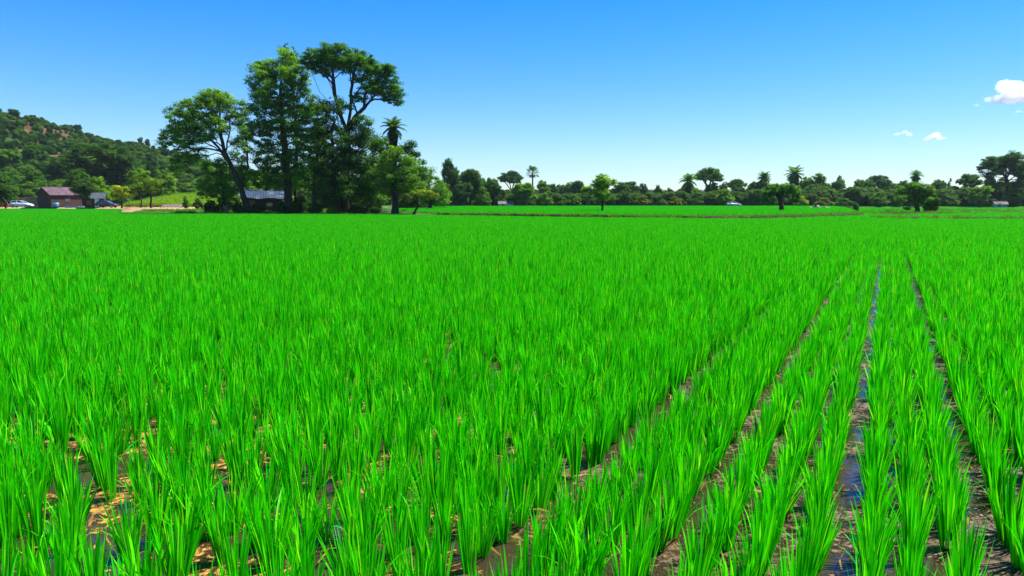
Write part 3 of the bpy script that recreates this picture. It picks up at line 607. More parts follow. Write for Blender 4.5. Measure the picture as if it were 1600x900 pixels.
palm('small upright palm head poking above the wide tree at the right', 1428, 266, 322, 22, 240, 'feather', (0.025, 0.09, 0.02), seed=6, skirt=(0.7, 0.9))
palm('slender dark palm beside the rounded trees left of the arching tree', 1192, 268, 322, 25, 225, 'feather', (0.02, 0.065, 0.015), seed=7, skirt=(0.5, 0.8))

TRN = [0]
def ft(kind, x, top, wpx, Y, color, label, name=None, group=None, gz=0.4, cat='tree', v=None, deep=None):
    TRN[0] += 1; i = TRN[0]; tm, cm = LIB[kind][(i if v is None else v) % len(LIB[kind])]
    B = W(x, 320, Y); B.z = gz; h = W(x, top, Y).z - gz; hn = {'round': 9.5, 'open': 9.9, 'umbrella': 9.9, 'tall': 10, 'bush': 9.2, 'spire': 10.2}[kind]
    wn = {'round': 9.2, 'open': 9.2, 'umbrella': 10.8, 'tall': 7.2, 'bush': 10.4, 'spire': 6.4}[kind]; sw = wpx * mpp(Y) / wn
    rz = (i * 2.4) % 6.28
    if group: cat = 'tree'; kind = 'round' if kind == 'bush' else kind
    return place_tree(name or {'bush': 'shrub', 'umbrella': 'umbrella_tree', 'spire': 'conifer_tree'}.get(kind, 'broadleaf_tree'), label, cat if kind != 'bush' else 'shrub', tm, cm, B, color, (sw, sw, h / hn), rz, group)

# ---- the trees of the far side of the fields, left to right
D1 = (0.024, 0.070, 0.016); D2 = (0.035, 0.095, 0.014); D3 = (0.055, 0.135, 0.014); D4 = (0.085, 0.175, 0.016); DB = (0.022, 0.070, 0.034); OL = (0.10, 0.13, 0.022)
FT = [
 ('tall', 705, 248, 27, 190, D1, 'tall dark narrow tree, first of the treeline right of the grove'),
 ('round', 735, 263, 46, 185, D2, 'wide dark tree touching the tall narrow one at the treeline start'),
 ('round', 722, 285, 34, 178, D1, 'low dark tree in front of the tall narrow treeline tree'),
 ('round', 768, 276, 30, 200, D2, 'dark tree behind, between the wide dark tree and the flat topped one'),
 ('bush', 777, 286, 27, 180, D1, 'round very dark shrub left of the pale shed'),
 ('bush', 755, 292, 24, 178, D3, 'mid green shrub at the foot of the wide dark tree'),
 ('umbrella', 798, 267, 42, 235, DB, 'flat topped blue green tree left of the lone round headed palm'),
 ('round', 818, 284, 46, 180, D4, 'rounded bright green tree right of the pale shed'),
 ('bush', 850, 301, 30, 182, D3, 'low mid green shrub right of the rounded bright tree'),
 ('spire', 852, 290, 8, 330, D1, 'tiny dark pointed tree far behind, left one of a pair'),
 ('spire', 862, 291, 7, 345, DB, 'tiny blue pointed tree far behind, right one of a pair'),
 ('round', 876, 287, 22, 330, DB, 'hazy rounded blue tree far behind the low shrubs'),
 ('bush', 872, 304, 28, 184, D2, 'dark shrub under the hazy rounded blue tree'),
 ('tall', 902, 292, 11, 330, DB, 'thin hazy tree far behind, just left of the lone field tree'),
 ('bush', 896, 304, 28, 183, D3, 'green shrub between hazy blue tree and the lone field tree'),
 ('open', 941, 272, 60, 86, (0.10, 0.20, 0.02), 'lone round crowned tree with bare trunk on the raised field bank'),
 ('bush', 918, 304, 24, 190, D1, 'dark shrub behind the left side of the lone field tree'),
 ('umbrella', 983, 284, 34, 230, DB, 'domed blue green tree right behind the lone field tree'),
 ('bush', 978, 300, 22, 190, D1, 'dark shrub below the domed blue green tree'),
 ('bush', 1003, 305, 30, 188, OL, 'olive green shrub right of the lone field tree'),
 ('tall', 1028, 289, 13, 260, D1, 'slim dark tree standing alone above the shrub row'),
 ('bush', 1028, 306, 28, 188, D2, 'dark shrub beneath the slim lone tree'),
 ('bush', 1052, 307, 28, 190, OL, 'olive shrub left of the stout shaggy palm'),
 ('bush', 1092, 309, 20, 190, D3, 'small green shrub right at the stout palm foot'),
 ('umbrella', 1106, 262, 48, 215, D2, 'airy domed tree right beside the stout shaggy palm'),
 ('tall', 1112, 285, 24, 212, D1, 'dark ivy clad tree filling the airy dome from below'),
 ('tall', 1130, 284, 14, 230, D1, 'small dark tree peeping out right of the airy dome'),
 ('bush', 1131, 294, 32, 186, D4, 'rounded light green shrub left of the silver car'),
 ('umbrella', 1150, 280, 30, 225, D2, 'dark round headed tree behind the silver car'),
 ('round', 1158, 292, 26, 210, D1, 'dark tree beneath the round headed tree near the car'),
 ('round', 1178, 283, 24, 225, DB, 'dark crown just left of the slender palm'),
 ('round', 1180, 294, 28, 185, D2, 'full green tree in front of the slender dark palm'),
 ('bush', 1205, 300, 26, 188, D1, 'dark shrub behind the left side of the arching tree'),
 ('bush', 1251, 306, 22, 182, (0.15, 0.20, 0.02), 'yellowish shrub right of the arching field tree'),
 ('tall', 1258, 276, 14, 215, D2, 'thin tree left of the ragged topped tree'),
 ('open', 1275, 271, 44, 205, D3, 'ragged topped light tree with twigs against the sky'),
 ('round', 1275, 287, 44, 200, D2, 'dense tree below the ragged twiggy crown'),
 ('bush', 1288, 309, 28, 176, OL, 'low olive shrub with pale stones at its foot'),
 ('round', 1307, 281, 27, 225, DB, 'round blue green tree right of the ragged topped tree'),
 ('bush', 1317, 309, 32, 182, D3, 'low spreading shrub beneath the round blue green tree'),
 ('bush', 1337, 316, 13, 118, D2, 'tiny dark bush standing out in the open right field'),
 ('round', 1334, 292, 22, 235, D1, 'small dark tree between round blue green tree and flat crown'),
 ('umbrella', 1370, 274, 42, 235, DB, 'flat crowned dark tree standing clear above the right treeline'),
 ('round', 1349, 296, 22, 215, D1, 'low dark tree left below the flat crowned tree'),
 ('bush', 1374, 299, 32, 178, D3, 'olive green shrub mound below the flat crowned tree'),
 ('tall', 1397, 287, 12, 250, D2, 'thin tree right of the flat crowned tree, left of a pair'),
 ('tall', 1407, 285, 9, 255, D1, 'thin tree right of the flat crowned tree, right of a pair'),
 ('bush', 1400, 303, 22, 185, D1, 'dark shrub under the pair of thin trees'),
 ('bush', 1455, 298, 26, 100, D2, 'drooping dark bush with a short stem right of the wide field tree'),
 ('round', 1463, 286, 20, 240, D2, 'small tree top showing right of the wide field tree'),
 ('round', 1480, 290, 30, 225, D1, 'dark tree under the leaning bare snag'),
 ('bush', 1482, 305, 34, 190, D3, 'broad green shrub right of the drooping bush'),
 ('umbrella', 1512, 272, 38, 200, D2, 'dark domed tree left of the giant umbrella tree'),
 ('bush', 1505, 300, 28, 192, D1, 'dark shrub under the domed tree by the giant umbrella'),
 ('round', 1530, 290, 34, 178, D4, 'bright green rounded tree left below the giant umbrella tree'),
 ('round', 1558, 287, 30, 190, D1, 'dark tree at the foot of the giant umbrella tree'),
 ('round', 1590, 288, 34, 182, D3, 'layered green tree at the right edge of the photo'),
 ('bush', 1575, 304, 30, 186, D1, 'dark shrub behind the small white roofed hut'),
 ('bush', 1612, 300, 30, 180, D1, 'dark shrub cut by the right picture edge'),
]
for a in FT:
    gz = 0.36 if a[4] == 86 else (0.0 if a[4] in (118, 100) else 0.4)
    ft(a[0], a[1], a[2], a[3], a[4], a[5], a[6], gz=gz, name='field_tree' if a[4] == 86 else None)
rnd = random.Random(31)
for i in range(46):                          # the mixed trees crowding behind; nothing tells them apart
    x = 700 + i * 20.5 + rnd.uniform(-8, 8); tp = rnd.uniform(278, 298) - (4 if x > 1160 else 0)
    ft(rnd.choice(['round', 'tall', 'round', 'open', 'bush']), x, tp, rnd.uniform(16, 30), rnd.uniform(214, 262), rnd.choice([D1, D2, D3, DB, OL, D2]), 'one of the mixed trees crowding the back of the long treeline', name='broadleaf_tree', group='mixed trees crowding the treeline')
hero('umbrella_tree', 'giant umbrella tree with fanning limbs at the far right', 185, (1572, 322), [(1573, 305), (1574, 290), (1573, 278)],
     [(1552, 250, 13, 7), (1570, 244, 13, 6), (1586, 246, 12, 7), (1540, 262, 8, 7), (1596, 260, 10, 9), (1566, 258, 18, 6), (1584, 268, 14, 8), (1545, 274, 10, 5), (1600, 275, 8, 8), (1560, 256, 16, 7), (1580, 258, 16, 7), (1552, 266, 12, 6), (1573, 250, 16, 6), (1590, 276, 10, 7), (1556, 286, 12, 8), (1584, 288, 12, 8)],
     0.42, (0.03, 0.095, 0.015), spacing=1.15, leaf=0.34, per=24, seed=51, first=0.95, shell=0.35, cr=0.85, flat=0.5, pen=0.5, up=0.05, depth=1.2, tip=0.06, gz=0.4,
     limbs=[[(1573, 278), (1562, 265), (1552, 252, 2)], [(1573, 278), (1572, 262), (1570, 248, -2)], [(1573, 278), (1584, 264), (1588, 250, 2)], [(1573, 282), (1590, 272), (1598, 264)], [(1573, 282), (1556, 273, -3), (1542, 266, -4)]])
hero('field_tree', 'arching field tree with thick leaning trunk and drooping crown', 92, (1222, 331), [(1221, 322), (1219, 312), (1214, 303)],
     [(1208, 297, 12, 8), (1222, 293, 13, 7), (1234, 299, 11, 8), (1200, 306, 8, 8), (1240, 309, 6, 9), (1214, 300, 12, 7)], 0.26, (0.05, 0.135, 0.014), spacing=0.75, leaf=0.22, per=30, seed=52, gz=0.36, first=0.75)
hero('field_tree', 'wide dense field tree with several low stems near the right bank', 95, (1433, 331), [(1433, 326), (1432, 318), (1430, 308)],
     [(1418, 298, 13, 9), (1432, 292, 14, 7), (1446, 299, 12, 9), (1408, 309, 7, 7), (1430, 308, 16, 9), (1421, 320, 7, 6), (1450, 311, 8, 9)], 0.25, (0.05, 0.135, 0.014), spacing=0.8, leaf=0.22, per=34, seed=53, gz=0.0, first=0.4)
hero('dead_snag', 'bare leaning snag poking above the trees left of the giant umbrella', 225, (1481, 320), [(1482, 305), (1482, 290), (1483, 284)], [(1483, 282, 2, 3), (1480, 287, 2, 2)], 0.3, (0.08, 0.08, 0.06), spacing=0.8, leaf=0.25, per=4, seed=54, first=0.8, cat='dead tree')

# ---- a far belt of woods behind, one mass
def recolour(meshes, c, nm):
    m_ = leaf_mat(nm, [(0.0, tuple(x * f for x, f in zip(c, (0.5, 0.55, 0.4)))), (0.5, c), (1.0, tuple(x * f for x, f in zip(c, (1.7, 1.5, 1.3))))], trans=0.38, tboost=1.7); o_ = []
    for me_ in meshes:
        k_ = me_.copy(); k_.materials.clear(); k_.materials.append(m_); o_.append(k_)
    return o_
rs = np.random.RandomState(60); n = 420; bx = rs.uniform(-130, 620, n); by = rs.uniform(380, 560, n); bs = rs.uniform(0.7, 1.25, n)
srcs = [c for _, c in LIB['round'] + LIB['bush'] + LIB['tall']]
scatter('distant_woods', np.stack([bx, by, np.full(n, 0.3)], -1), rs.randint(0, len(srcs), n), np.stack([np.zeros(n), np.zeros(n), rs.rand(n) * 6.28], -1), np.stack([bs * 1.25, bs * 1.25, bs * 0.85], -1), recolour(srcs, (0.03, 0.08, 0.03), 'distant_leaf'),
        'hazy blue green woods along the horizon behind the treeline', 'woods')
# a hedge of scrub right along the back of the fields
n = 950; bx = rs.uniform(-24, 170, n); by = rs.uniform(190, 212, n); bs = rs.uniform(0.2, 0.5, n) * np.interp(bx, [0, 60, 80, 170], [0.9, 0.95, 1.2, 1.35])
scatter('undergrowth', np.stack([bx, by, np.full(n, 0.3)], -1), rs.randint(0, len(srcs), n), np.stack([np.zeros(n), np.zeros(n), rs.rand(n) * 6.28], -1), np.stack([bs * 1.15, bs * 1.15, bs * 0.95], -1), recolour(srcs, (0.045, 0.125, 0.010), 'scrub_leaf'),
        'low tangled scrub along the far edge of the fields', 'undergrowth')

# ------------------------------------------------------------------ the hill on the left
def hill_h(X_, Y_):
    rx = np.array([-620, -420, -300, -262, -235, -200, -180, -150, -110, -70, -33, 0, 30]); rh = np.array([66, 60, 50, 44, 38.5, 31, 25, 19, 13, 8, 3.5, 1, -0.5])
    # the ridge height belongs to the bearing of the slope seen from the fields, set here on the ridge line Y = 350
    H = np.interp(X_ * (350 / np.maximum(Y_, 200)) ** 0.35, rx, rh); t = np.clip((Y_ - 176) / (352 - 176), 0, 1); t = t * t * (3 - 2 * t) * 0.75 + t * 0.25
    b = np.clip((Y_ - 360) / 340, 0, 1)
    nz = 2.6 * vnoise(X_ / 34, Y_ / 34, 40) + 1.2 * vnoise(X_ / 13, Y_ / 13, 41)
    return (H * t * (1 - b * b) + nz * np.clip(t * 1.5, 0, 1) * np.clip(H / 14, 0, 1)) + 0.3
hx, hy = np.meshgrid(np.linspace(-620, 30, 260), np.linspace(168, 700, 200)); hz = hill_h(hx, hy); hz[0, :] = -0.1
ii = np.arange(hx.size).reshape(hx.shape); q = np.stack([ii[:-1, :-1], ii[:-1, 1:], ii[1:, 1:], ii[1:, :-1]], -1).reshape(-1, 4)
ho = tag(link('hill', mesh_np('hill', np.stack([hx, hy, hz], -1), q, mat=MAT['hill'], smooth=True)), kind='structure')
def bare_zone(X_, Y_):                       # the eroded reddish band below the ridge
    b_ = X_ / np.maximum(Y_, 1); return np.clip((Y_ - 262) / 30, 0, 1) * np.clip((b_ + 0.76) / 0.05, 0, 1) * np.clip((-0.53 - b_) / 0.04, 0, 1) * (vnoise(X_ / 11, Y_ / 11, 47) * 0.7 + vnoise(X_ / 4.5, Y_ / 4.5, 48) * 0.5 > -0.18)
ho.data.materials.append(noise_mat('eroded_soil', [(0.3, (0.035, 0.02, 0.010)), (0.55, (0.10, 0.048, 0.022)), (0.75, (0.22, 0.11, 0.055))], 0.12, bump=1.0, bscale=1.2))
cx_ = (hx[:-1, :-1] + hx[1:, 1:]).ravel() / 2; cy_ = (hy[:-1, :-1] + hy[1:, 1:]).ravel() / 2
ho.data.polygons.foreach_set('material_index', bare_zone(cx_, cy_).astype(np.int32))
rs = np.random.RandomState(66); n = 15000; bx = rs.uniform(-430, 20, n); by = 178 + 200 * rs.rand(n) ** 0.9
k = (bx > -0.86 * by - 20) & (hill_h(bx, by) > 0.8); bx, by = bx[k], by[k]; bz = hill_h(bx, by)
t = (by - 176) / 176
bare = vnoise(bx / 24, by / 24, 44); prob = np.where((t > 0.5), np.clip(0.62 - bare * 0.9, 0.34, 0.95), np.clip(0.85 - bare * 0.4, 0.3, 1)); prob = prob * (1 - 0.6 * bare_zone(bx, by)); k = rs.rand(len(bx)) < prob; bx, by, bz, t = bx[k], by[k], bz[k], t[k]; n = len(bx)
bs = rs.uniform(0.22, 0.6, n) * np.interp(t, [0, 0.5, 1], [1.15, 0.85, 0.6])
scatter('hillside_scrub', np.stack([bx, by, bz - 0.4], -1), rs.randint(0, 2 * len(srcs), n), np.stack([rs.normal(0, 0.06, n), rs.normal(0, 0.06, n), rs.rand(n) * 6.28], -1), np.stack([bs * 1.2, bs * 1.2, bs], -1), recolour(srcs, (0.022, 0.075, 0.006), 'hill_leaf') + recolour(srcs, (0.07, 0.17, 0.012), 'hill_leaf_light') ,
        'green bushes and small trees covering the hillside on the left', 'scrub')
print('hill', n)
HT = [  # individual trees one can tell apart on and below the hill
 ('round', 170, 222, 104, 205, (0.024, 0.066, 0.010), 'big dark rounded tree at the hill foot above the huts', 'broadleaf_tree'),
 ('round', 35, 170, 18, 345, D1, 'dark tree standing up on the ridge near the left edge', None),
 ('open', 22, 182, 18, 340, D2, 'low ridge tree beside the dark ridge tree', None),
 ('tall', 8, 165, 12, 350, D1, 'dark tree at the top left end of the ridge', None),
 ('round', 130, 194, 13, 350, D1, 'small dark tree on the bare brown part of the ridge', None),
 ('tall', 226, 214, 8, 345, DB, 'thin tree on the ridge left of a pair near the grove', None),
 ('tall', 236, 217, 9, 345, DB, 'thin tree on the ridge right of a pair near the grove', None),
 ('round', 60, 222, 36, 260, D2, 'mid green tree on the slope above the brown barn', None),
 ('round', 20, 232, 40, 245, D3, 'green tree on the slope at the left picture edge', None),
 ('round', 100, 245, 40, 225, D1, 'dark tree on the lower slope left of the big dark one', None),
 ('bush', 55, 262, 44, 200, D2, 'wide mound of dark green at the slope foot above the barn', None),
 ('round', 125, 262, 38, 175, D2, 'dark green tree overhanging the barn roof', None),
 ('bush', 155, 276, 38, 160, D4, 'light green shrub mound behind the small grey roofed hut', None),
 ('round', 220, 262, 40, 195, D3, 'green tree on the slope right of the big dark one', None),
 ('round', 262, 262, 34, 190, D4, 'light green tree at the slope foot behind the yellow field', None),
 ('tall', 243, 238, 18, 240, DB, 'bluish tall tree on the slope left of the grove', None),
 ('round', 400, 268, 34, 175, D4, 'bright tree glimpsed between the grove trunks', None),
 ('round', 8, 286, 28, 140, D1, 'dark tree beside the red dressed people at the left edge', None),
 ('bush', 8, 271, 44, 152, D2, 'dark bush mound above the left edge people', None),
]
for a in HT:
    Yh = a[4]; p = W(a[1], 320, Yh); z = float(hill_h(np.array([p.x]), np.array([Yh]))[0]) if Yh > 178 else 0.6
    ft(a[0], a[1], a[2], a[3], Yh, a[5], a[6], gz=z - 0.2, name=a[7])

# ------------------------------------------------------------------ small trees and bushes by the yard
hero('small_tree', 'yellow green small tree with pale trunk right of the huts', 133, (190, 321), [(190, 316), (189, 308)], [(183, 298, 11, 7), (194, 296, 9, 6), (177, 304, 7, 6), (190, 304, 9, 6), (200, 303, 5, 5)], 0.12, (0.15, 0.19, 0.010), spacing=0.85, leaf=0.26, per=26, seed=61, gz=0.62)
hero('small_tree', 'light green tree with thin straight trunk before the yellow field', 131, (236, 323), [(236, 312), (235, 300)], [(232, 277, 12, 8), (243, 284, 10, 7), (225, 288, 10, 7), (237, 294, 12, 5)], 0.16, (0.085, 0.16, 0.02), spacing=0.95, leaf=0.26, per=26, seed=62, first=0.8, gz=0.62)
hero('small_tree', 'small green tree just left of the thin straight trunk', 136, (220, 322), [(221, 314), (218, 304)], [(213, 288, 10, 7), (222, 292, 10, 7), (208, 297, 7, 5)], 0.12, (0.07, 0.14, 0.02), spacing=0.95, leaf=0.26, per=24, seed=63, first=0.8, gz=0.62)
hero('broadleaf_tree', 'dark leafy branch mass hanging between barn and grey roofed hut', 141, (131, 321), [(131, 312), (132, 300)], [(126, 291, 12, 7), (138, 293, 9, 7), (130, 302, 10, 7), (120, 298, 8, 5)], 0.18, (0.025, 0.065, 0.01), spacing=1.0, leaf=0.26, per=30, seed=64, gz=0.62)
def sh(x, top, wpx, Y, color, label, gz=0.34, v=None): return ft('bush', x, top, wpx, Y, color, label, gz=gz, v=v)
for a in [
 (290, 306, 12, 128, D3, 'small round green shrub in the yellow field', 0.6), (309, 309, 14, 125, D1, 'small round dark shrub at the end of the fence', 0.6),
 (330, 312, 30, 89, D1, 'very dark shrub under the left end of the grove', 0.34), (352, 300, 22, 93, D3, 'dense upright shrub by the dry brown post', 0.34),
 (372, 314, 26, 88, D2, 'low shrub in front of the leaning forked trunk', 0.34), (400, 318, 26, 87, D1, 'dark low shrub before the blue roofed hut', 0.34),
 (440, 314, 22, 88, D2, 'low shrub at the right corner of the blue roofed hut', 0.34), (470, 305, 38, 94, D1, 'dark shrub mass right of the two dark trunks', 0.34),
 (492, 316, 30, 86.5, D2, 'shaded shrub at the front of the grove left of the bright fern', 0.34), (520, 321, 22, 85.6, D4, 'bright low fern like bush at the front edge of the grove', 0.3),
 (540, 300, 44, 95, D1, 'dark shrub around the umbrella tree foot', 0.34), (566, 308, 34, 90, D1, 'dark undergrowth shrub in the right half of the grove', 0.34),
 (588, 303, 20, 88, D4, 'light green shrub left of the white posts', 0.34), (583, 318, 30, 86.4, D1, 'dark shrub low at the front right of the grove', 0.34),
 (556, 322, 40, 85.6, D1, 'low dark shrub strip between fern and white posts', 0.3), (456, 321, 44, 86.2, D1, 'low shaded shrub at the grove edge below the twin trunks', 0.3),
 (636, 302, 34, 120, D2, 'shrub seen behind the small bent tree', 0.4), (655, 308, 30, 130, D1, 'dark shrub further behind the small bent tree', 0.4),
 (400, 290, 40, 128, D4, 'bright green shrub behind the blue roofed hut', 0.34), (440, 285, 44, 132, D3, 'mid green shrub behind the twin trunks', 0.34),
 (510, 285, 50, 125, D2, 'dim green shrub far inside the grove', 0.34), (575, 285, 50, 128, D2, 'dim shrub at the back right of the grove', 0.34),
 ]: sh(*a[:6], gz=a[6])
# ------------------------------------------------------------------ yellow field on the rise behind the fence
V = []; nxf, nyf = 40, 10
for j in range(nyf):
    for i in range(nxf):
        f = j / (nyf - 1); Yf = 146 + 26 * f; X_ = -84 + (i / (nxf - 1)) * 30 * (1.0) ; V.append((X_, Yf, 0.64 + 2.5 * f + 0.15 * math.sin(i * 1.7 + j)))
ii = np.arange(nxf * nyf).reshape(nyf, nxf); q = np.stack([ii[:-1, :-1], ii[:-1, 1:], ii[1:, 1:], ii[1:, :-1]], -1).reshape(-1, 4)
tag(link('sloping_field', mesh_np('sloping_field', V, q, mat=MAT['yellow_field'], smooth=True)), kind='structure')
rs = np.random.RandomState(71); n = 3600; X_ = rs.uniform(-83, -55, n); f = rs.rand(n); bs = rs.uniform(0.6, 1.2, n)
MAT['mustard'] = leaf_mat('mustard_leaf', [(0, (0.05, 0.20, 0.005)), (0.5, (0.13, 0.28, 0.006)), (1, (0.36, 0.34, 0.01))], trans=0.4, tboost=1.2)
def herb(seed):
    rs_ = np.random.RandomState(seed); P = rs_.normal(0, 0.28, (60, 3)); P[:, 2] = np.abs(P[:, 2]) * 1.3 + 0.1; V_, F_, T_ = leaves(P, rs_.normal(0, 0.6, (60, 3)) + [0, 0, 1], 0.22, 0.5, rs_, rs_.rand(60)); return mesh_np('herb', V_, F_, tone=T_, mat=MAT['mustard'])
scatter('yellow_crop', np.stack([X_, 146 + 26 * f, 0.64 + 2.5 * f], -1), rs.randint(0, 3, n), np.stack([f * 0, f * 0, rs.rand(n) * 6.28], -1), np.stack([bs] * 3, -1), [herb(1), herb(2), herb(3)], 'yellow green crop on the rise behind the low fence', 'crop')
# grass tufts along banks
MAT['weed'] = leaf_mat('bank_grass', [(0, (0.03, 0.12, 0.008)), (0.6, (0.06, 0.28, 0.01)), (1, (0.30, 0.30, 0.05))], trans=0.4, tboost=1.2)
wm = []
for i in range(4):
    m_ = tuft(200 + i, 46, 2, 0.02, 2.2, 0.32, 0.12, 0.35); m_.materials.clear(); m_.materials.append(MAT['weed']); wm.append(m_)
P = []
for b, z, wdt in [(BANKS[0], 0.28, 0.45), (BANKS[1], 0.28, 0.45), (BANKS[2], 0.28, 0.4), (BANKS[3], 0.28, 0.4), ([(-11, 83.2), (-2, 79.2), (6, 72.8), (13, 66.6), (18.5, 64), (26, 67.6), (35.6, 76.4), (44, 86)], 0.30, 0.22), ([(-52, 93), (-44, 88), (-30, 85), (-12, 82.6)], 0.15, 0.9)]:
    for (x0, y0), (x1, y1) in zip(b[:-1], b[1:]):
        L_ = math.hypot(x1 - x0, y1 - y0); m_ = int(L_ * 4); t_ = rs.rand(m_); o_ = rs.normal(0, wdt, m_); P.append(np.stack([x0 + (x1 - x0) * t_ - (y1 - y0) / L_ * o_, y0 + (y1 - y0) * t_ + (x1 - x0) / L_ * o_, np.full(m_, z)], -1))
m_ = 2600; xi = rs.uniform(-64, -10, m_); yi = rs.uniform(84, 150, m_); k = in_poly(xi, yi, ISLAND); P.append(np.stack([xi[k], yi[k], np.full(k.sum(), 0.33)], -1))
P = np.concatenate(P); n = len(P)
scatter('bank_grass', P, rs.randint(0, 4, n), np.stack([rs.normal(0, 0.1, n), rs.normal(0, 0.1, n), rs.rand(n) * 6.28], -1), np.stack([rs.uniform(0.7, 1.3, n)] * 3, -1), wm, 'rough grass growing along the field banks and under the grove', 'grass')
# ------------------------------------------------------------------ materials of the built things
def plank_mat(name, c0, c1, wscale=6.0):
    m, n, out = newmat(name); tc = N(n, 'ShaderNodeTexCoord'); wv = N(n, 'ShaderNodeTexWave', Scale=wscale, Distortion=0.6, Detail=2); wv.bands_direction = 'DIAGONAL'
    mp = N(n, 'ShaderNodeMapping'); mp.inputs['Scale'].default_value = (1, 1, 0); n.links.new(tc.outputs['Object'], mp.inputs[0]); n.links.new(mp.outputs[0], wv.inputs[0])
    ns = N(n, 'ShaderNodeTexNoise', Scale=4, Detail=8); n.links.new(tc.outputs['Object'], ns.inputs['Vector'])
    mx = N(n, 'ShaderNodeMath', operation='MULTIPLY'); n.links.new(wv.outputs['Fac'], mx.inputs[0]); n.links.new(ns.outputs[0], mx.inputs[1])
    p = N(n, 'ShaderNodeBsdfPrincipled', Roughness=0.8); n.links.new(ramp(n, mx.outputs[0], [(0.05, c0), (0.6, c1)]), p.inputs['Base Color'])
    b = N(n, 'ShaderNodeBump', Strength=0.8, Distance=0.03); n.links.new(wv.outputs['Fac'], b.inputs['Height']); n.links.new(b.outputs[0], p.inputs['Normal']); n.links.new(p.outputs[0], out.inputs[0]); return m
MAT['barn'] = plank_mat('barn_planks', (0.03, 0.008, 0.006), (0.085, 0.026, 0.018))  # barn plank colour darkened to carry the shade on its front
MAT['barn_dark'] = plank_mat('dark_planks', (0.02, 0.008, 0.006), (0.06, 0.022, 0.016))
MAT['hutwood'] = plank_mat('hut_planks', (0.02, 0.012, 0.008), (0.07, 0.036, 0.018))
MAT['roof_purple'] = noise_mat('faded_metal_roof', [(0.3, (0.045, 0.018, 0.022)), (0.5, (0.08, 0.038, 0.052)), (0.7, (0.17, 0.11, 0.13))], 0.8, rough=0.7, bump=0.2, spec=0.5, stretch=(1, 4, 1))
MAT['roof_grey'] = noise_mat('grey_metal_roof', [(0.3, (0.02, 0.033, 0.036)), (0.6, (0.05, 0.072, 0.078)), (0.75, (0.14, 0.10, 0.07))], 1.0, rough=0.5, bump=0.2)
MAT['roof_blue'] = noise_mat('blue_metal_roof', [(0.3, (0.008, 0.02, 0.04)), (0.55, (0.022, 0.045, 0.085)), (0.68, (0.16, 0.20, 0.24)), (0.8, (0.05, 0.035, 0.025))], 0.9, rough=0.6, bump=0.2, stretch=(1, 3, 1))
MAT['white'] = plain('white_paint', (0.72, 0.72, 0.70)); MAT['tarp'] = noise_mat('pale_tarp', [(0.3, (0.09, 0.07, 0.06)), (0.7, (0.15, 0.13, 0.12))], 2, rough=0.6, bump=0.4)
MAT['stone'] = noise_mat('dry_stone', [(0.3, (0.12, 0.08, 0.045)), (0.5, (0.30, 0.20, 0.10)), (0.7, (0.42, 0.31, 0.18))], 2.5, bump=1.0, bscale=6)
MAT['pale_stone'] = noise_mat('pale_stone', [(0.3, (0.16, 0.13, 0.10)), (0.7, (0.30, 0.26, 0.21))], 2.5, bump=0.8)
MAT['oldwood'] = noise_mat('weathered_wood', [(0.3, (0.07, 0.045, 0.03)), (0.7, (0.22, 0.15, 0.10))], 3, bump=0.6, stretch=(4, 4, 0.6))
MAT['palewood'] = noise_mat('bleached_wood', [(0.3, (0.30, 0.26, 0.21)), (0.7, (0.58, 0.53, 0.46))], 3, bump=0.5)
MAT['glass'] = plain('car_glass', (0.04, 0.07, 0.11), 0.06, 0, 0.8); MAT['rubber'] = plain('tyre_rubber', (0.02, 0.02, 0.02), 0.8)
MAT['rim'] = plain('wheel_rim', (0.4, 0.4, 0.42), 0.3, 0.8); MAT['car_white'] = plain('pale_car_paint', (0.62, 0.64, 0.70), 0.22); MAT['car_dark'] = plain('dark_car_paint', (0.05, 0.035, 0.04), 0.2)
MAT['car_silver'] = plain('silver_car_paint', (0.30, 0.32, 0.36), 0.3); MAT['lamp'] = plain('lamp_glass', (0.7, 0.7, 0.65), 0.1); MAT['tail'] = plain('tail_lamp', (0.4, 0.02, 0.02), 0.2)
MAT['blue_plastic'] = plain('blue_plastic', (0.05, 0.17, 0.32), 0.4); MAT['skin'] = plain('skin', (0.22, 0.11, 0.07), 0.6); MAT['hair'] = plain('black_hair', (0.015, 0.012, 0.01), 0.5)
MAT['red_cloth'] = noise_mat('red_cloth', [(0.3, (0.32, 0.012, 0.03)), (0.7, (0.55, 0.03, 0.06))], 6, rough=0.8, bump=0.4); MAT['dark_cloth'] = plain('dark_cloth', (0.05, 0.02, 0.03), 0.8); MAT['sack'] = plain('pale_sack', (0.55, 0.52, 0.48), 0.8)

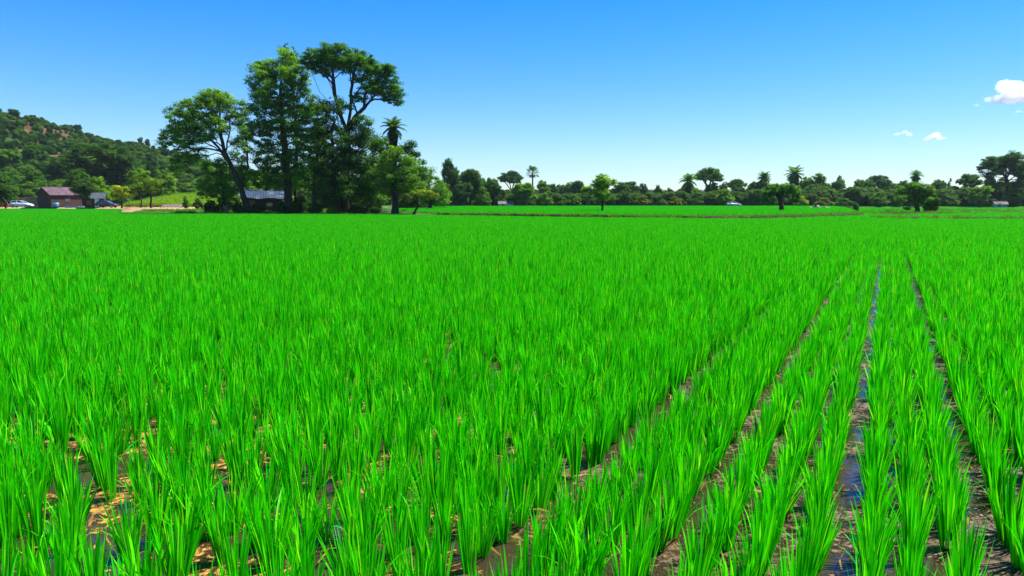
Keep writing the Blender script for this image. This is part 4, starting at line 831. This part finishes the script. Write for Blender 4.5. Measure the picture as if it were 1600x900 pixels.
# ------------------------------------------------------------------ barn, huts
def corrugated(mb, x0, x1, y0, z0, y1, z1, th=0.05, pitch=0.22, amp=0.03, sag=0.0):
    n = int((x1 - x0) / (pitch / 4)); V = []; Fc = []; m = 5
    for i in range(n + 1):
        x = x0 + (x1 - x0) * i / n; a_ = amp * math.sin(2 * PI * (x - x0) / pitch)
        for j in range(m):
            f = j / (m - 1); zz = z0 + (z1 - z0) * f + a_ + sag * math.sin(x * 2.1 + f * 2) ; V.append((x, y0 + (y1 - y0) * f, zz))
    for i in range(n + 1):
        for j in range(m):
            v = V[i * m + j]; V.append((v[0], v[1], v[2] - th))
    o = (n + 1) * m
    for i in range(n):
        for j in range(m - 1):
            a_ = i * m + j; Fc.append((a_, a_ + m, a_ + m + 1, a_ + 1)); Fc.append((o + a_, o + a_ + 1, o + a_ + m + 1, o + a_ + m))
        Fc.append((i * m, o + i * m, o + (i + 1) * m, (i + 1) * m)); Fc.append((i * m + m - 1, (i + 1) * m + m - 1, o + (i + 1) * m + m - 1, o + i * m + m - 1))
    for j in range(m - 1):
        Fc.append((j, j + 1, o + j + 1, o + j)); e = n * m; Fc.append((e + j, o + e + j, o + e + j + 1, e + j + 1))
    mb.add(V, Fc); return mb
def shed(name, label, cat, C0, rz, l, w_, he, hr, wall, roof, over=0.35, sag=0.0):
    """gabled building; local x runs along the ridge, y towards the back"""
    t = thing(name, label, cat, C0, rz); th = 0.12
    m = MB()
    m.box((l / 2, th / 2, he / 2), (l, th, he)); m.box((l / 2, w_ - th / 2, he / 2), (l, th, he))
    for x in (0, l - th):
        x += 0.003 if x == 0 else -0.003; y0, y1 = th + 0.003, w_ - th - 0.003; P = [(y0, 0), (y1, 0), (y1, he), (w_ / 2, hr - 0.05), (y0, he)]
        m.add([(x, y, z) for y, z in P] + [(x + th, y, z) for y, z in P], [(4, 3, 2, 1, 0), (5, 6, 7, 8, 9)] + [(i, (i + 1) % 5, 5 + (i + 1) % 5, 5 + i) for i in range(5)])
    m.obj('wall', wall, t)
    s_ = (hr - he) / (w_ / 2); rf = MB(); corrugated(rf, -over, l + over, -over, he - over * s_ + 0.06, w_ / 2, hr + 0.06, sag=sag); corrugated(rf, -over, l + over, w_ + over, he - over * s_ + 0.06, w_ / 2, hr + 0.062, sag=sag)
    r_ = rf.obj('roof', roof, t); MB().tube((-over, w_ / 2, hr + 0.07), (l + over, w_ / 2, hr + 0.07), 0.07, 0.07, 8).obj('ridge_cap', roof, r_)
    return t
def on(px, Y, z): p = W(px, 320, Y); p.z = z; return p
t = shed('barn', 'reddish brown plank barn with faded purple metal roof', 'barn', on(80, 144, 0.60), R(64), 6.45, 4.5, 2.75, 4.15, MAT['barn'], MAT['roof_purple'])
d = MB().box((-0.03, 2.25, 1.05), (0.06, 1.1, 2.1)).obj('door', MAT['barn_dark'], t); MB().tube((-0.1, 2.62, 1.05), (-0.1, 2.62, 1.2), 0.02, 0.02).obj('handle', MAT['rim'], d)
MB().box((3.4, -0.03, 1.5), (0.9, 0.05, 0.7)).obj('window', MAT['glass'], t); m = MB()
for x, z in ((2.92, 1.5), (3.88, 1.5)): m.box((x, -0.04, z), (0.07, 0.08, 0.84))
for z in (1.11, 1.89): m.box((3.4, -0.04, z), (0.88, 0.08, 0.07))
m.obj('window_frame', MAT['oldwood'], t)
m = MB(); hyp = math.hypot(2.25, 1.4); an = math.atan2(1.4, 2.25)
for sg, yc in ((1, 1.125), (-1, 3.375)): m.box((-0.36, yc - 0.1 * sg, 3.36), (0.05, hyp + 0.5, 0.18), rx=an * sg)
m.obj('gable_board', MAT['barn_dark'], t)
t = shed('hut', 'small brown hut with grey metal roof and white door, right of barn', 'hut', on(133, 143, 0.60), R(24), 3.4, 3.4, 2.0, 3.05, MAT['hutwood'], MAT['roof_grey'], sag=0.03)
d = MB().box((2.15, -0.04, 0.95), (0.75, 0.06, 1.85)).obj('door', MAT['white'], t); MB().box((2.45, -0.1, 0.95), (0.04, 0.05, 0.14)).obj('handle', MAT['rim'], d)
MB().box((2.95, -0.03, 1.2), (0.45, 0.05, 0.6)).obj('window', MAT['glass'], t)
MB().box((0.7, -0.03, 1.0), (0.9, 0.05, 0.9)).obj('notice_board', plain('orange_board', (0.20, 0.06, 0.02)), t)
t = shed('hut', 'low dark hut with blue corrugated roof under the grove trees', 'hut', on(379, 97, 0.32), R(20), 5.3, 3.2, 2.15, 3.05, MAT['barn_dark'], MAT['roof_blue'], over=0.45, sag=0.07)
MB().box((1.3, -0.04, 0.85), (0.8, 0.06, 1.6)).obj('door', MAT['oldwood'], t)
MB().box((3.6, -0.03, 1.05), (0.8, 0.05, 0.5)).obj('window', MAT['glass'], t)
m = MB()
for x in (-0.3, 5.6): m.tube((x, -0.3, 0), (x, -0.3, 1.65), 0.05, 0.045)
for o_ in (0, 1): MB().tube((-0.3 + 5.9 * o_, -0.32, -0.05), (-0.3 + 5.9 * o_, -0.32, 1.62), 0.055, 0.045).obj('post', MAT['oldwood'], t)
t = shed('shed', 'low pale roofed shed between shrubs behind the raised field', 'shed', on(779, 177, 0.42), R(-4), 3.7, 2.2, 0.85, 1.45, MAT['palewood'], MAT['tarp'], over=0.2)
MB().box((1.2, -0.03, 0.42), (0.7, 0.05, 0.8)).obj('door', MAT['oldwood'], t)
t = shed('hut', 'small hut with white roof beneath the giant umbrella tree', 'hut', on(1555, 172, 0.42), R(-18), 2.6, 2.0, 0.8, 1.35, plain('blue_wall', (0.16, 0.26, 0.34), 0.7), MAT['tarp'], over=0.25)
MB().box((0.9, -0.03, 0.5), (0.6, 0.05, 0.9)).obj('door', MAT['oldwood'], t)
MB().box((2.2, -0.03, 0.6), (0.6, 0.05, 0.4)).obj('window', MAT['glass'], t)

# ------------------------------------------------------------------ cars
def car(label, loc, rz, paint, L=4.1, tall=1.0):
    t = thing('parked_car', label, 'car', loc, rz); Wd = 1.62
    st = [(-2.0, 0.42, 0.80), (-1.85, 0.30, 0.95), (-1.3, 0.26, 1.0), (-0.5, 0.25, 0.98), (0.6, 0.25, 0.95), (1.3, 0.27, 0.86), (1.85, 0.32, 0.72), (2.0, 0.42, 0.58)]
    V = []; Fc = []; k = 10; s = L / 4.1
    for x, zb, zt in st:
        w_ = Wd / 2 * (1 - 0.16 * (abs(x) / 2.0) ** 3)
        for a_ in [(-0.86, zb), (-1, zb + 0.12), (-1, (zb + zt) / 2), (-0.97, zt - 0.1), (-0.86, zt), (0.86, zt), (0.97, zt - 0.1), (1, (zb + zt) / 2), (1, zb + 0.12), (0.86, zb)]: V.append((x * s, a_[0] * w_, a_[1] * tall))
    for i in range(len(st) - 1): Fc += [(i * k + j, i * k + (j + 1) % k, (i + 1) * k + (j + 1) % k, (i + 1) * k + j) for j in range(k)]
    Fc += [tuple(range(k)), tuple(range(len(V) - 1, len(V) - 1 - k, -1))]
    b = MB().add(V, Fc).obj('body', paint, t, smooth=True); b.modifiers.new('round', 'BEVEL').width = 0.02
    gl = [(-1.72, 0.96, 0.70), (-1.2, 1.38, 0.60), (0.15, 1.40, 0.60), (1.0, 0.90, 0.70)]; V = []
    for x, z, hw in gl: V += [(x * s, -hw, z * tall), (x * s, hw, z * tall)]
    V += [(-1.72 * s, -0.72, 0.8), (-1.72 * s, 0.72, 0.8), (1.0 * s, -0.72, 0.8), (1.0 * s, 0.72, 0.8)]
    MB().add(V, [(0, 1, 3, 2), (2, 3, 5, 4), (4, 5, 7, 6), (0, 2, 4, 6, 10, 8), (1, 9, 11, 7, 5, 3), (8, 10, 11, 9), (0, 8, 9, 1), (6, 7, 11, 10)]).obj('window_band', MAT['glass'], t)
    m = MB(); m.box((-0.53 * s, 0, 1.40 * tall), (1.42 * s, 1.24, 0.05)); 
    for sg in (-1, 1):
        m.tube((0.15 * s, 0.61 * sg, 1.40 * tall), (1.03 * s, 0.72 * sg, 0.90 * tall), 0.035, 0.035, 6); m.tube((-1.2 * s, 0.61 * sg, 1.38 * tall), (-1.74 * s, 0.71 * sg, 0.97 * tall), 0.05, 0.05, 6); m.tube((-0.45 * s, 0.62 * sg, 1.38 * tall), (-0.45 * s, 0.74 * sg, 0.95 * tall), 0.035, 0.035, 6)
    m.obj('roof_panel', paint, t, bevel=0.015)
    for x in (-1.22, 1.25):
        for sg in (-1, 1):
            wy = 0.74 * sg; wh = MB().tube((x * s, wy - 0.1, 0.31), (x * s, wy + 0.1, 0.31), 0.31, 0.31, 20).obj('wheel', MAT['rubber'], t); y = wy + 0.102 * sg
            MB().tube((x * s, y - 0.01 * sg, 0.31), (x * s, y + 0.012 * sg, 0.31), 0.18, 0.17, 14).obj('rim', MAT['rim'], wh)
    for sg in (-1, 1):
        MB().box((1.93 * s, 0.52 * sg, 0.56), (0.12, 0.3, 0.13)).obj('headlight', MAT['lamp'], t, bevel=0.02); MB().box((-1.93 * s, 0.55 * sg, 0.74), (0.1, 0.24, 0.14)).obj('tail_light', MAT['tail'], t, bevel=0.02)
        MB().box((0.82 * s, 0.86 * sg, 0.98), (0.12, 0.16, 0.11)).obj('mirror', paint, t, bevel=0.02)
    MB().box((2.0 * s, 0, 0.42), (0.1, 1.3, 0.14)).obj('bumper', paint, t, bevel=0.03)
    return t
car('white car parked beside the red dressed people left of the barn', on(33, 141, 0.58), R(8), MAT['car_white'], 4.3)
car('dark car parked in front of the small grey roofed hut', on(167, 139.5, 0.58), R(2), MAT['car_dark'], 4.1)
car('silver car parked by light shrub at the back of the raised field', on(1147, 178, 0.42), R(15), MAT['car_silver'], 3.7)

# ------------------------------------------------------------------ people
def skin_obj(name, verts, edges, rad, mat, parent, sub=2):
    me = bpy.data.meshes.new(name); me.from_pydata(verts, edges, []); me.materials.append(mat); o = link(name, me, parent)
    o.modifiers.new('skin', 'SKIN'); 
    if not me.skin_vertices: me.attributes
    lay = me.skin_vertices[0].data if me.skin_vertices else None
    if lay:
        for i, r_ in enumerate(rad): lay[i].radius = r_ if isinstance(r_, tuple) else (r_, r_)
        lay[0].use_root = True
    s = o.modifiers.new('sub', 'SUBSURF'); s.levels = s.render_levels = sub
    return o
def ensure_skin(me, rad):
    import bmesh
    bm = bmesh.new(); bm.from_mesh(me); l = bm.verts.layers.skin.verify(); bm.verts.ensure_lookup_table()
    for i, r_ in enumerate(rad): bm.verts[i][l].radius = r_ if isinstance(r_, tuple) else (r_, r_); bm.verts[i][l].use_root = (i == 0)
    bm.to_mesh(me); bm.free()
def person(label, loc, rz, lean):
    t = thing('person', label, 'person', loc, rz); 
    def Lp(x, y, z): # lean the upper body forward (towards -y) about the hips
        dz = z - 0.92; return (x, y - math.sin(lean) * dz, 0.92 + dz * math.cos(lean)) if dz > 0 else (x, y, z)
    V = [Lp(0, 0, .92), Lp(0, 0, 1.12), Lp(0, 0, 1.36), Lp(0, -.01, 1.46), Lp(0, -.02, 1.53), Lp(0, -.03, 1.63), Lp(0, -.02, 1.71)]; Rr = [(.15, .11), (.125, .095), (.15, .10), (.06, .06), (.058, .058), (.085, .10), (.065, .075)]
    E = [(i, i + 1) for i in range(6)]
    def chain(root, pts, rs_):
        p = root
        for q, r_ in zip(pts, rs_): V.append(q); Rr.append(r_); E.append((p, len(V) - 1)); p = len(V) - 1
        return p
    for s in (-1, 1):
        h = chain(2, [Lp(.17 * s, 0, 1.36), Lp(.23 * s, -.03, 1.12), Lp(.22 * s, -.16, .93), Lp(.215 * s, -.20, .86)], [.055, .045, .033, .03])
        for f in range(4): chain(h, [Lp((.205 + .018 * (f - 1.5)) * s, -.235, .80 - .004 * abs(f - 1.5)), Lp((.205 + .018 * (f - 1.5)) * s, -.24, .765)], [.009, .008])
        chain(h, [Lp(.18 * s, -.225, .83), Lp(.172 * s, -.24, .80)], [.010, .009])
        chain(0, [(.09 * s, 0, .85), (.10 * s, -.02, .48), (.10 * s, .01, .10), (.10 * s, -.04, .035), (.105 * s, -.15, .03)], [.095, .06, .04, .038, .03])
    b = skin_obj('body', V, E, Rr, MAT['skin'], t); ensure_skin(b.data, Rr)
    v = [Lp(0, 0, .90), Lp(0, 0, 1.1), Lp(0, 0, 1.36), Lp(0, -.005, 1.44), Lp(.175, 0, 1.36), Lp(.225, -.02, 1.17), Lp(-.175, 0, 1.36), Lp(-.225, -.02, 1.17)]; r_ = [(.175, .135), (.15, .12), (.17, .12), (.08, .07), .07, .062, .07, .062]
    o = skin_obj('red_shirt', v, [(0, 1), (1, 2), (2, 3), (2, 4), (4, 5), (2, 6), (6, 7)], r_, MAT['red_cloth'], t); ensure_skin(o.data, r_)
    v = [(0, 0, .93), (0, 0, .7), (0, 0, .4), (0, 0, .18)]; r_ = [(.165, .13), (.19, .16), (.20, .17), (.22, .19)]; o = skin_obj('long_skirt', v, [(0, 1), (1, 2), (2, 3)], r_, MAT['red_cloth'], t); ensure_skin(o.data, r_)
    v = [Lp(0, .02, 1.66), Lp(0, .05, 1.60), Lp(0, .05, 1.50)]; r_ = [(.095, .10), (.09, .085), (.06, .05)]; o = skin_obj('hair', v, [(0, 1), (1, 2)], r_, MAT['hair'], t); ensure_skin(o.data, r_)
    m = MB()
    for s in (-1, 1): 
        p = Lp(.032 * s, -.125, 1.635); m.box(p, (.022, .012, .010))
    m.obj('eyes', MAT['hair'], t); p = Lp(0, -.135, 1.605); q = Lp(0, -.155, 1.585); MB().tube(p, q, .008, .014, 6).obj('nose', MAT['skin'], t)
    return t
person('person in red clothes standing at the left edge beside a dark tree', on(2.5, 139, 0.58), R(30), R(6))
person('person in a red dress bending forward next to the white car', on(11.5, 138.6, 0.58), R(-20), R(32))

# ------------------------------------------------------------------ yard things
def rough_block(name, label, cat, loc, rz, dims, mat, seed, group=None, n=10, rad=0.2):
    """an irregular rock: a subdivided box pushed about by noise"""
    rs_ = np.random.RandomState(seed); import bmesh
    bm = bmesh.new(); bmesh.ops.create_icosphere(bm, subdivisions=3, radius=0.5)
    for v in bm.verts:
        c = v.co.copy(); f = max(abs(c.x), abs(c.y), abs(c.z)) * 2; c = c / (f ** 0.6); k_ = 1 + rad * (math.sin(7 * c.x + seed) * math.cos(6 * c.y - seed) + 0.6 * math.sin(11 * c.z + 2 * seed) * math.cos(9 * c.x)); v.co = Vector((c.x * dims[0], c.y * dims[1], (c.z + 0.42) * dims[2])) * k_
    me = bpy.data.meshes.new(name); bm.to_mesh(me); bm.free(); me.materials.append(mat); o = link(name, me, None, loc); o.rotation_euler = (0, 0, rz); tag(o, label, cat, group); return o
def stone_wall(label, a, b, h, th, z, mat, seed):
    rnd = random.Random(seed); A = Vector(a); B = Vector(b); L = (B - A).length; ang = math.atan2((B - A).y, (B - A).x); m = MB(); zz = 0; c = 0
    while zz < h:
        hh = rnd.uniform(0.16, 0.28); x = -rnd.random() * 0.2
        while x < L:
            l_ = rnd.uniform(0.22, 0.55); c += 1; m.box((x + l_ / 2, rnd.uniform(-0.03, 0.03) + 0.004 * (c % 7), zz + hh / 2), (l_ - 0.025, th * rnd.uniform(0.85, 1.1), hh - 0.02), rz=rnd.uniform(-0.05, 0.05)); x += l_
        zz += hh
    t = thing('stone_wall', label, 'wall', (A.x, A.y, z), ang); m.obj('stonework', mat, t, bevel=0.03); m = MB()
    x = 0
    while x < L: l_ = rnd.uniform(0.5, 0.9); m.box((x + l_ / 2, 0, zz + 0.045), (l_ - 0.03, th * 1.25, 0.09), rz=rnd.uniform(-0.03, 0.03)); x += l_
    m.obj('coping', mat, t, bevel=0.02); return t
a_ = on(43, 147, 0); b_ = on(59, 146.5, 0); stone_wall('tan dry stone wall between the white car and the barn', (a_.x, a_.y), (b_.x, b_.y), 1.9, 0.5, 0.6, MAT['stone'], 4)
a_ = on(14, 158, 0); b_ = on(44, 158, 0); stone_wall('low tan stone wall behind the white car below the green slope', (a_.x, a_.y), (b_.x, b_.y), 1.9, 0.4, 0.6, MAT['stone'], 5)
def fence(label, a, b, z, h, rails, mat, name='wooden_fence', step=1.5, seed=1, pr=0.05, lean=0.06):
    rnd = random.Random(seed); A = Vector(a); B = Vector(b); L = (B - A).length; t = thing(name, label, 'fence', (A.x, A.y, z), math.atan2((B - A).y, (B - A).x)); n = max(2, int(L / step) + 1)
    for i in range(n):
        x = L * i / (n - 1); MB().tube((x, 0, -0.1), (x + rnd.uniform(-lean, lean), rnd.uniform(-lean, lean), h * rnd.uniform(0.9, 1.15)), pr * 1.1, pr * 0.85, 7).obj('post', mat, t)
    for k in range(rails):
        m = MB(); zz = h * (0.9 - 0.75 * k / max(1, rails)); pr_ = Vector((-0.1, -pr * 1.3, zz))
        for i in range(1, n + 1): q_ = Vector((L * i / n, -pr * 1.3 + rnd.uniform(-0.02, 0.02), zz + rnd.uniform(-0.05, 0.05))); m.tube(pr_, q_, 0.04, 0.035, 6); pr_ = q_
        m.obj('rail', mat, t)
    return t
def F2(px, Y): p = on(px, Y, 0); return (p.x, p.y)
fence('long brown rail fence along the front of the yellow field', F2(197, 139), F2(262, 137), 0.6, 0.95, 4, MAT['oldwood'], seed=2)
fence('brown rail fence to the right of the pale tarp', F2(283, 134), F2(316, 133), 0.55, 0.95, 4, MAT['oldwood'], seed=3)
fence('short bleached broken railing beside the straight dark trunk', F2(597, 86.5), F2(613, 85.3), 0.3, 0.75, 2, MAT['palewood'], seed=4, step=0.35, pr=0.03, lean=0.12)
# pale tarp lying over a low frame
c = on(267, 132, 0.5); t = thing('tarp_stack', 'pale pinkish tarp stretched over a low frame by the fence', 'tarp', c, R(12)); V = []; n1, n2 = 14, 6
for j in range(n2):
    for i in range(n1):
        u, v_ = i / (n1 - 1), j / (n2 - 1); V.append((-1.8 + 3.6 * u + 0.25 * v_, -0.55 + 1.1 * v_, 0.32 + 0.45 * v_ + 0.03 * math.sin(7 * u + 3 * v_) - 0.08 * (2 * u - 1) ** 4))
ii = np.arange(n1 * n2).reshape(n2, n1); q = np.stack([ii[:-1, :-1], ii[:-1, 1:], ii[1:, 1:], ii[1:, :-1]], -1).reshape(-1, 4)
o = link('tarp', mesh_np('tarp', V, q, mat=MAT['tarp'], smooth=True), t); sm = o.modifiers.new('thick', 'SOLIDIFY'); sm.thickness = 0.03
for x, y, hz_ in ((-1.7, -0.45, 0.3), (1.65, -0.45, 0.3), (-1.4, 0.5, 0.72), (1.9, 0.5, 0.72)): MB().tube((x, y, -0.1), (x, y, hz_), 0.05, 0.05).obj('leg', MAT['oldwood'], t)
# dirt patch under it
V = [(-56.5, 122, 0.30)]; rnd = random.Random(9); c = on(272, 122, 0)
V = [(c.x, c.y, 0.42)] + [(c.x + 5.2 * math.cos(a) * rnd.uniform(.85, 1.1), c.y + 8.5 * math.sin(a) * rnd.uniform(.85, 1.1), 0.33) for a in np.linspace(0, 2 * PI, 25)[:-1]]
me = bpy.data.meshes.new('dirt_patch'); me.from_pydata(V, [], [(0, i, i % 24 + 1) for i in range(1, 25)]); me.materials.append(noise_mat('tan_dirt', [(0.3, (0.25, 0.14, 0.05)), (0.7, (0.46, 0.29, 0.12))], 1.5, bump=0.5)); tag(link('dirt_patch', me), kind='structure')
# dry tree stump
p = on(352, 90, 0.3); t = thing('tree_stump', 'pale brown broken stump with peeling sides at the grove edge', 'stump', p); rnd = random.Random(4); V = []; k = 14
for z, r_ in ((-0.1, 0.48), (0.15, 0.36), (0.6, 0.30), (1.05, 0.27)):
    for i in range(k): a = 2 * PI * i / k; rr = r_ * (1 + 0.18 * math.sin(3 * a + z * 2) + rnd.uniform(-0.06, 0.06)); V.append((rr * math.cos(a), rr * math.sin(a), z + (rnd.uniform(-0.22, 0.25) if z > 1 else 0)))
V.append((0, 0, 0.85)); Fc = [(j * k + i, j * k + (i + 1) % k, (j + 1) * k + (i + 1) % k, (j + 1) * k + i) for j in range(3) for i in range(k)] + [(3 * k + i, 3 * k + (i + 1) % k, 4 * k) for i in range(k)]
MB().add(V, Fc).obj('trunk', MAT['stone'], t, smooth=True)
m = MB()
for a, l_ in ((0.3, 0.9), (2.4, 0.8), (4.2, 0.7)): m.tube((0.3 * math.cos(a), 0.3 * math.sin(a), 0.12), (l_ * math.cos(a), l_ * math.sin(a), -0.06), 0.11, 0.04, 7)
m.obj('root', MAT['oldwood'], t)
# blue drum, sacks and timber before the barn
def drum(label, loc):
    t = thing('water_drum', label, 'drum', loc); m = MB(); pr_ = [(0, .38), (.05, .42), (.3, .43), (.33, .45), (.36, .43), (.66, .43), (.69, .45), (.72, .43), (1.0, .42), (1.05, .37)]; V = []; k = 18
    for z, r_ in pr_: V += [(r_ * math.cos(2 * PI * i / k), r_ * math.sin(2 * PI * i / k), z) for i in range(k)]
    m.add(V, [(j * k + i, j * k + (i + 1) % k, (j + 1) * k + (i + 1) % k, (j + 1) * k + i) for j in range(len(pr_) - 1) for i in range(k)] + [tuple(range((len(pr_) - 1) * k, len(pr_) * k))]); m.obj('barrel_body', MAT['blue_plastic'], t, smooth=True)
    MB().tube((0, 0, 1.04), (0, 0, 1.10), 0.36, 0.35, 18).obj('lid', MAT['rubber'], t); return t
drum('squat blue water drum standing before the brown barn', on(87.5, 141.5, 0.58)).scale = (1.45, 1.3, 0.95)
for i, (px, Y, dx, lb) in enumerate([(104, 140.6, 0.9, 'pale sack lying left on the yard before the barn'), (110, 140.2, 1.0, 'second pale sack, plumper, on the yard before the barn'), (118, 140.4, 0.8, 'pale sack lying below the dark leafy branch mass'), (127, 140, 1.2, 'long pale sack on the yard between barn and grey roofed hut')]):
    rough_block('sack', lb, 'sack', on(px, Y, 0.56), R(20 * i), (dx, 0.5, 0.38), MAT['sack'], 3 + i, 'pale sacks on the yard', rad=0.08)
t = thing('timber_pile', 'low pile of old brown timber on the yard before the barn', 'timber pile', on(99, 142, 0.58), R(12)); rnd = random.Random(5)
for i in range(9): MB().box((rnd.uniform(-.1, .1), (i % 4) * 0.22 - 0.35, 0.08 + 0.14 * (i // 4)), (rnd.uniform(1.6, 2.4), 0.17, 0.11), rz=rnd.uniform(-.08, .08)).obj('plank', MAT['palewood'] if i % 3 == 0 else MAT['oldwood'], t)
for i, (px, Y, s_, lb) in enumerate([(1268, 132, 0.8, 'leftmost pale stone below the olive shrub across the field'), (1276, 131, 1.1, 'largest pale stone below the olive shrub across the field'), (1283, 130, 0.7, 'small pale stone right beside the largest one'), (1291, 128, 0.9, 'rightmost pale stone below the olive shrub')]):
    rough_block('stone', lb, 'stone', on(px, Y, 0.05), R(40 * i), (s_ * 1.3, s_, s_ * 0.95), MAT['pale_stone'], 11 + i, 'pale stones at the far field edge', rad=0.16)

# ------------------------------------------------------------------ clouds, beyond the haze
def cloud(label, px, py, wpx, hpx, Y, seed, dens):
    import bmesh
    rnd = random.Random(seed); c = W(px, py, Y); m = mpp(Y); bm = bmesh.new(); w2, h2 = wpx * m / 2, hpx * m / 2; nb = 14
    for i in range(nb):
        f = rnd.uniform(-1, 1); top = (1 - abs(f - 0.15) ** 1.6); r_ = h2 * rnd.uniform(0.32, 0.6) * (0.45 + 0.55 * top)
        mt = Matrix.Translation((f * w2 * 0.86, rnd.uniform(-0.5, 0.5) * h2 * 1.2, -h2 * 0.5 + rnd.random() * h2 * 1.15 * max(0, top))) @ Matrix.Diagonal((1.5, 1.3, 0.9, 1)); bmesh.ops.create_icosphere(bm, subdivisions=3, radius=r_, matrix=mt)
    me = bpy.data.meshes.new('cloud'); bm.to_mesh(me); bm.free()
    mt, n_, out_ = newmat('cloud_vapour_%d' % seed); pv = N(n_, 'ShaderNodeVolumePrincipled', Density=dens, Anisotropy=0.0); pv.inputs['Color'].default_value = (1, 1, 1, 1); n_.links.new(pv.outputs[0], out_.inputs['Volume'])
    me.materials.append(mt); o = link('cloud', me, None, c); tag(o, label, 'cloud')
    r_ = o.modifiers.new('union', 'REMESH'); r_.mode = 'VOXEL'; r_.voxel_size = h2 * 0.05
    tx = bpy.data.textures.new('cloud_noise', 'CLOUDS'); tx.noise_scale = h2 * 0.45; tx.noise_depth = 4; dp = o.modifiers.new('billow', 'DISPLACE'); dp.texture = tx; dp.strength = h2 * 0.42; dp.mid_level = 0.55; dp.texture_coords = 'LOCAL'
    t2 = bpy.data.textures.new('cloud_fine', 'CLOUDS'); t2.noise_scale = h2 * 0.16; t2.noise_depth = 5; d2 = o.modifiers.new('fray', 'DISPLACE'); d2.texture = t2; d2.strength = h2 * 0.26; d2.mid_level = 0.5; d2.texture_coords = 'LOCAL'
    return o
cloud('large bright cumulus cloud cut by the right picture edge', 1598, 139, 104, 62, 3400, 4, 0.025)
cloud('small flat white cloud, left one of a pair above the right treeline', 1410, 209, 38, 11, 3600, 5, 0.03)
cloud('small puffy white cloud, right one of a pair above the right treeline', 1460, 214, 34, 15, 3600, 6, 0.04)
cloud('tiny faint cloud wisp left of the large cumulus', 1526, 164, 13, 8, 3500, 7, 0.010)
cloud('faint wisp just below the large cumulus at the picture edge', 1592, 174, 18, 8, 3500, 8, 0.010)
cloud('thin faint cloud low above the trees near the giant umbrella tree', 1520, 264, 28, 8, 3900, 9, 0.012)
# ------------------------------------------------------------------ haze
hz_ = MB().box((-100, 1150, 41.5), (3400, 3100, 86)); m, n_, out_ = newmat('haze_air')
pv = N(n_, 'ShaderNodeVolumePrincipled', Density=0.00008, Anisotropy=0.25); pv.inputs['Color'].default_value = (0.72, 0.86, 1.0, 1)
n_.links.new(pv.outputs[0], out_.inputs['Volume']); tag(hz_.obj('haze', m), 'thin pale blue haze in the air over the fields', 'haze', kind='stuff')
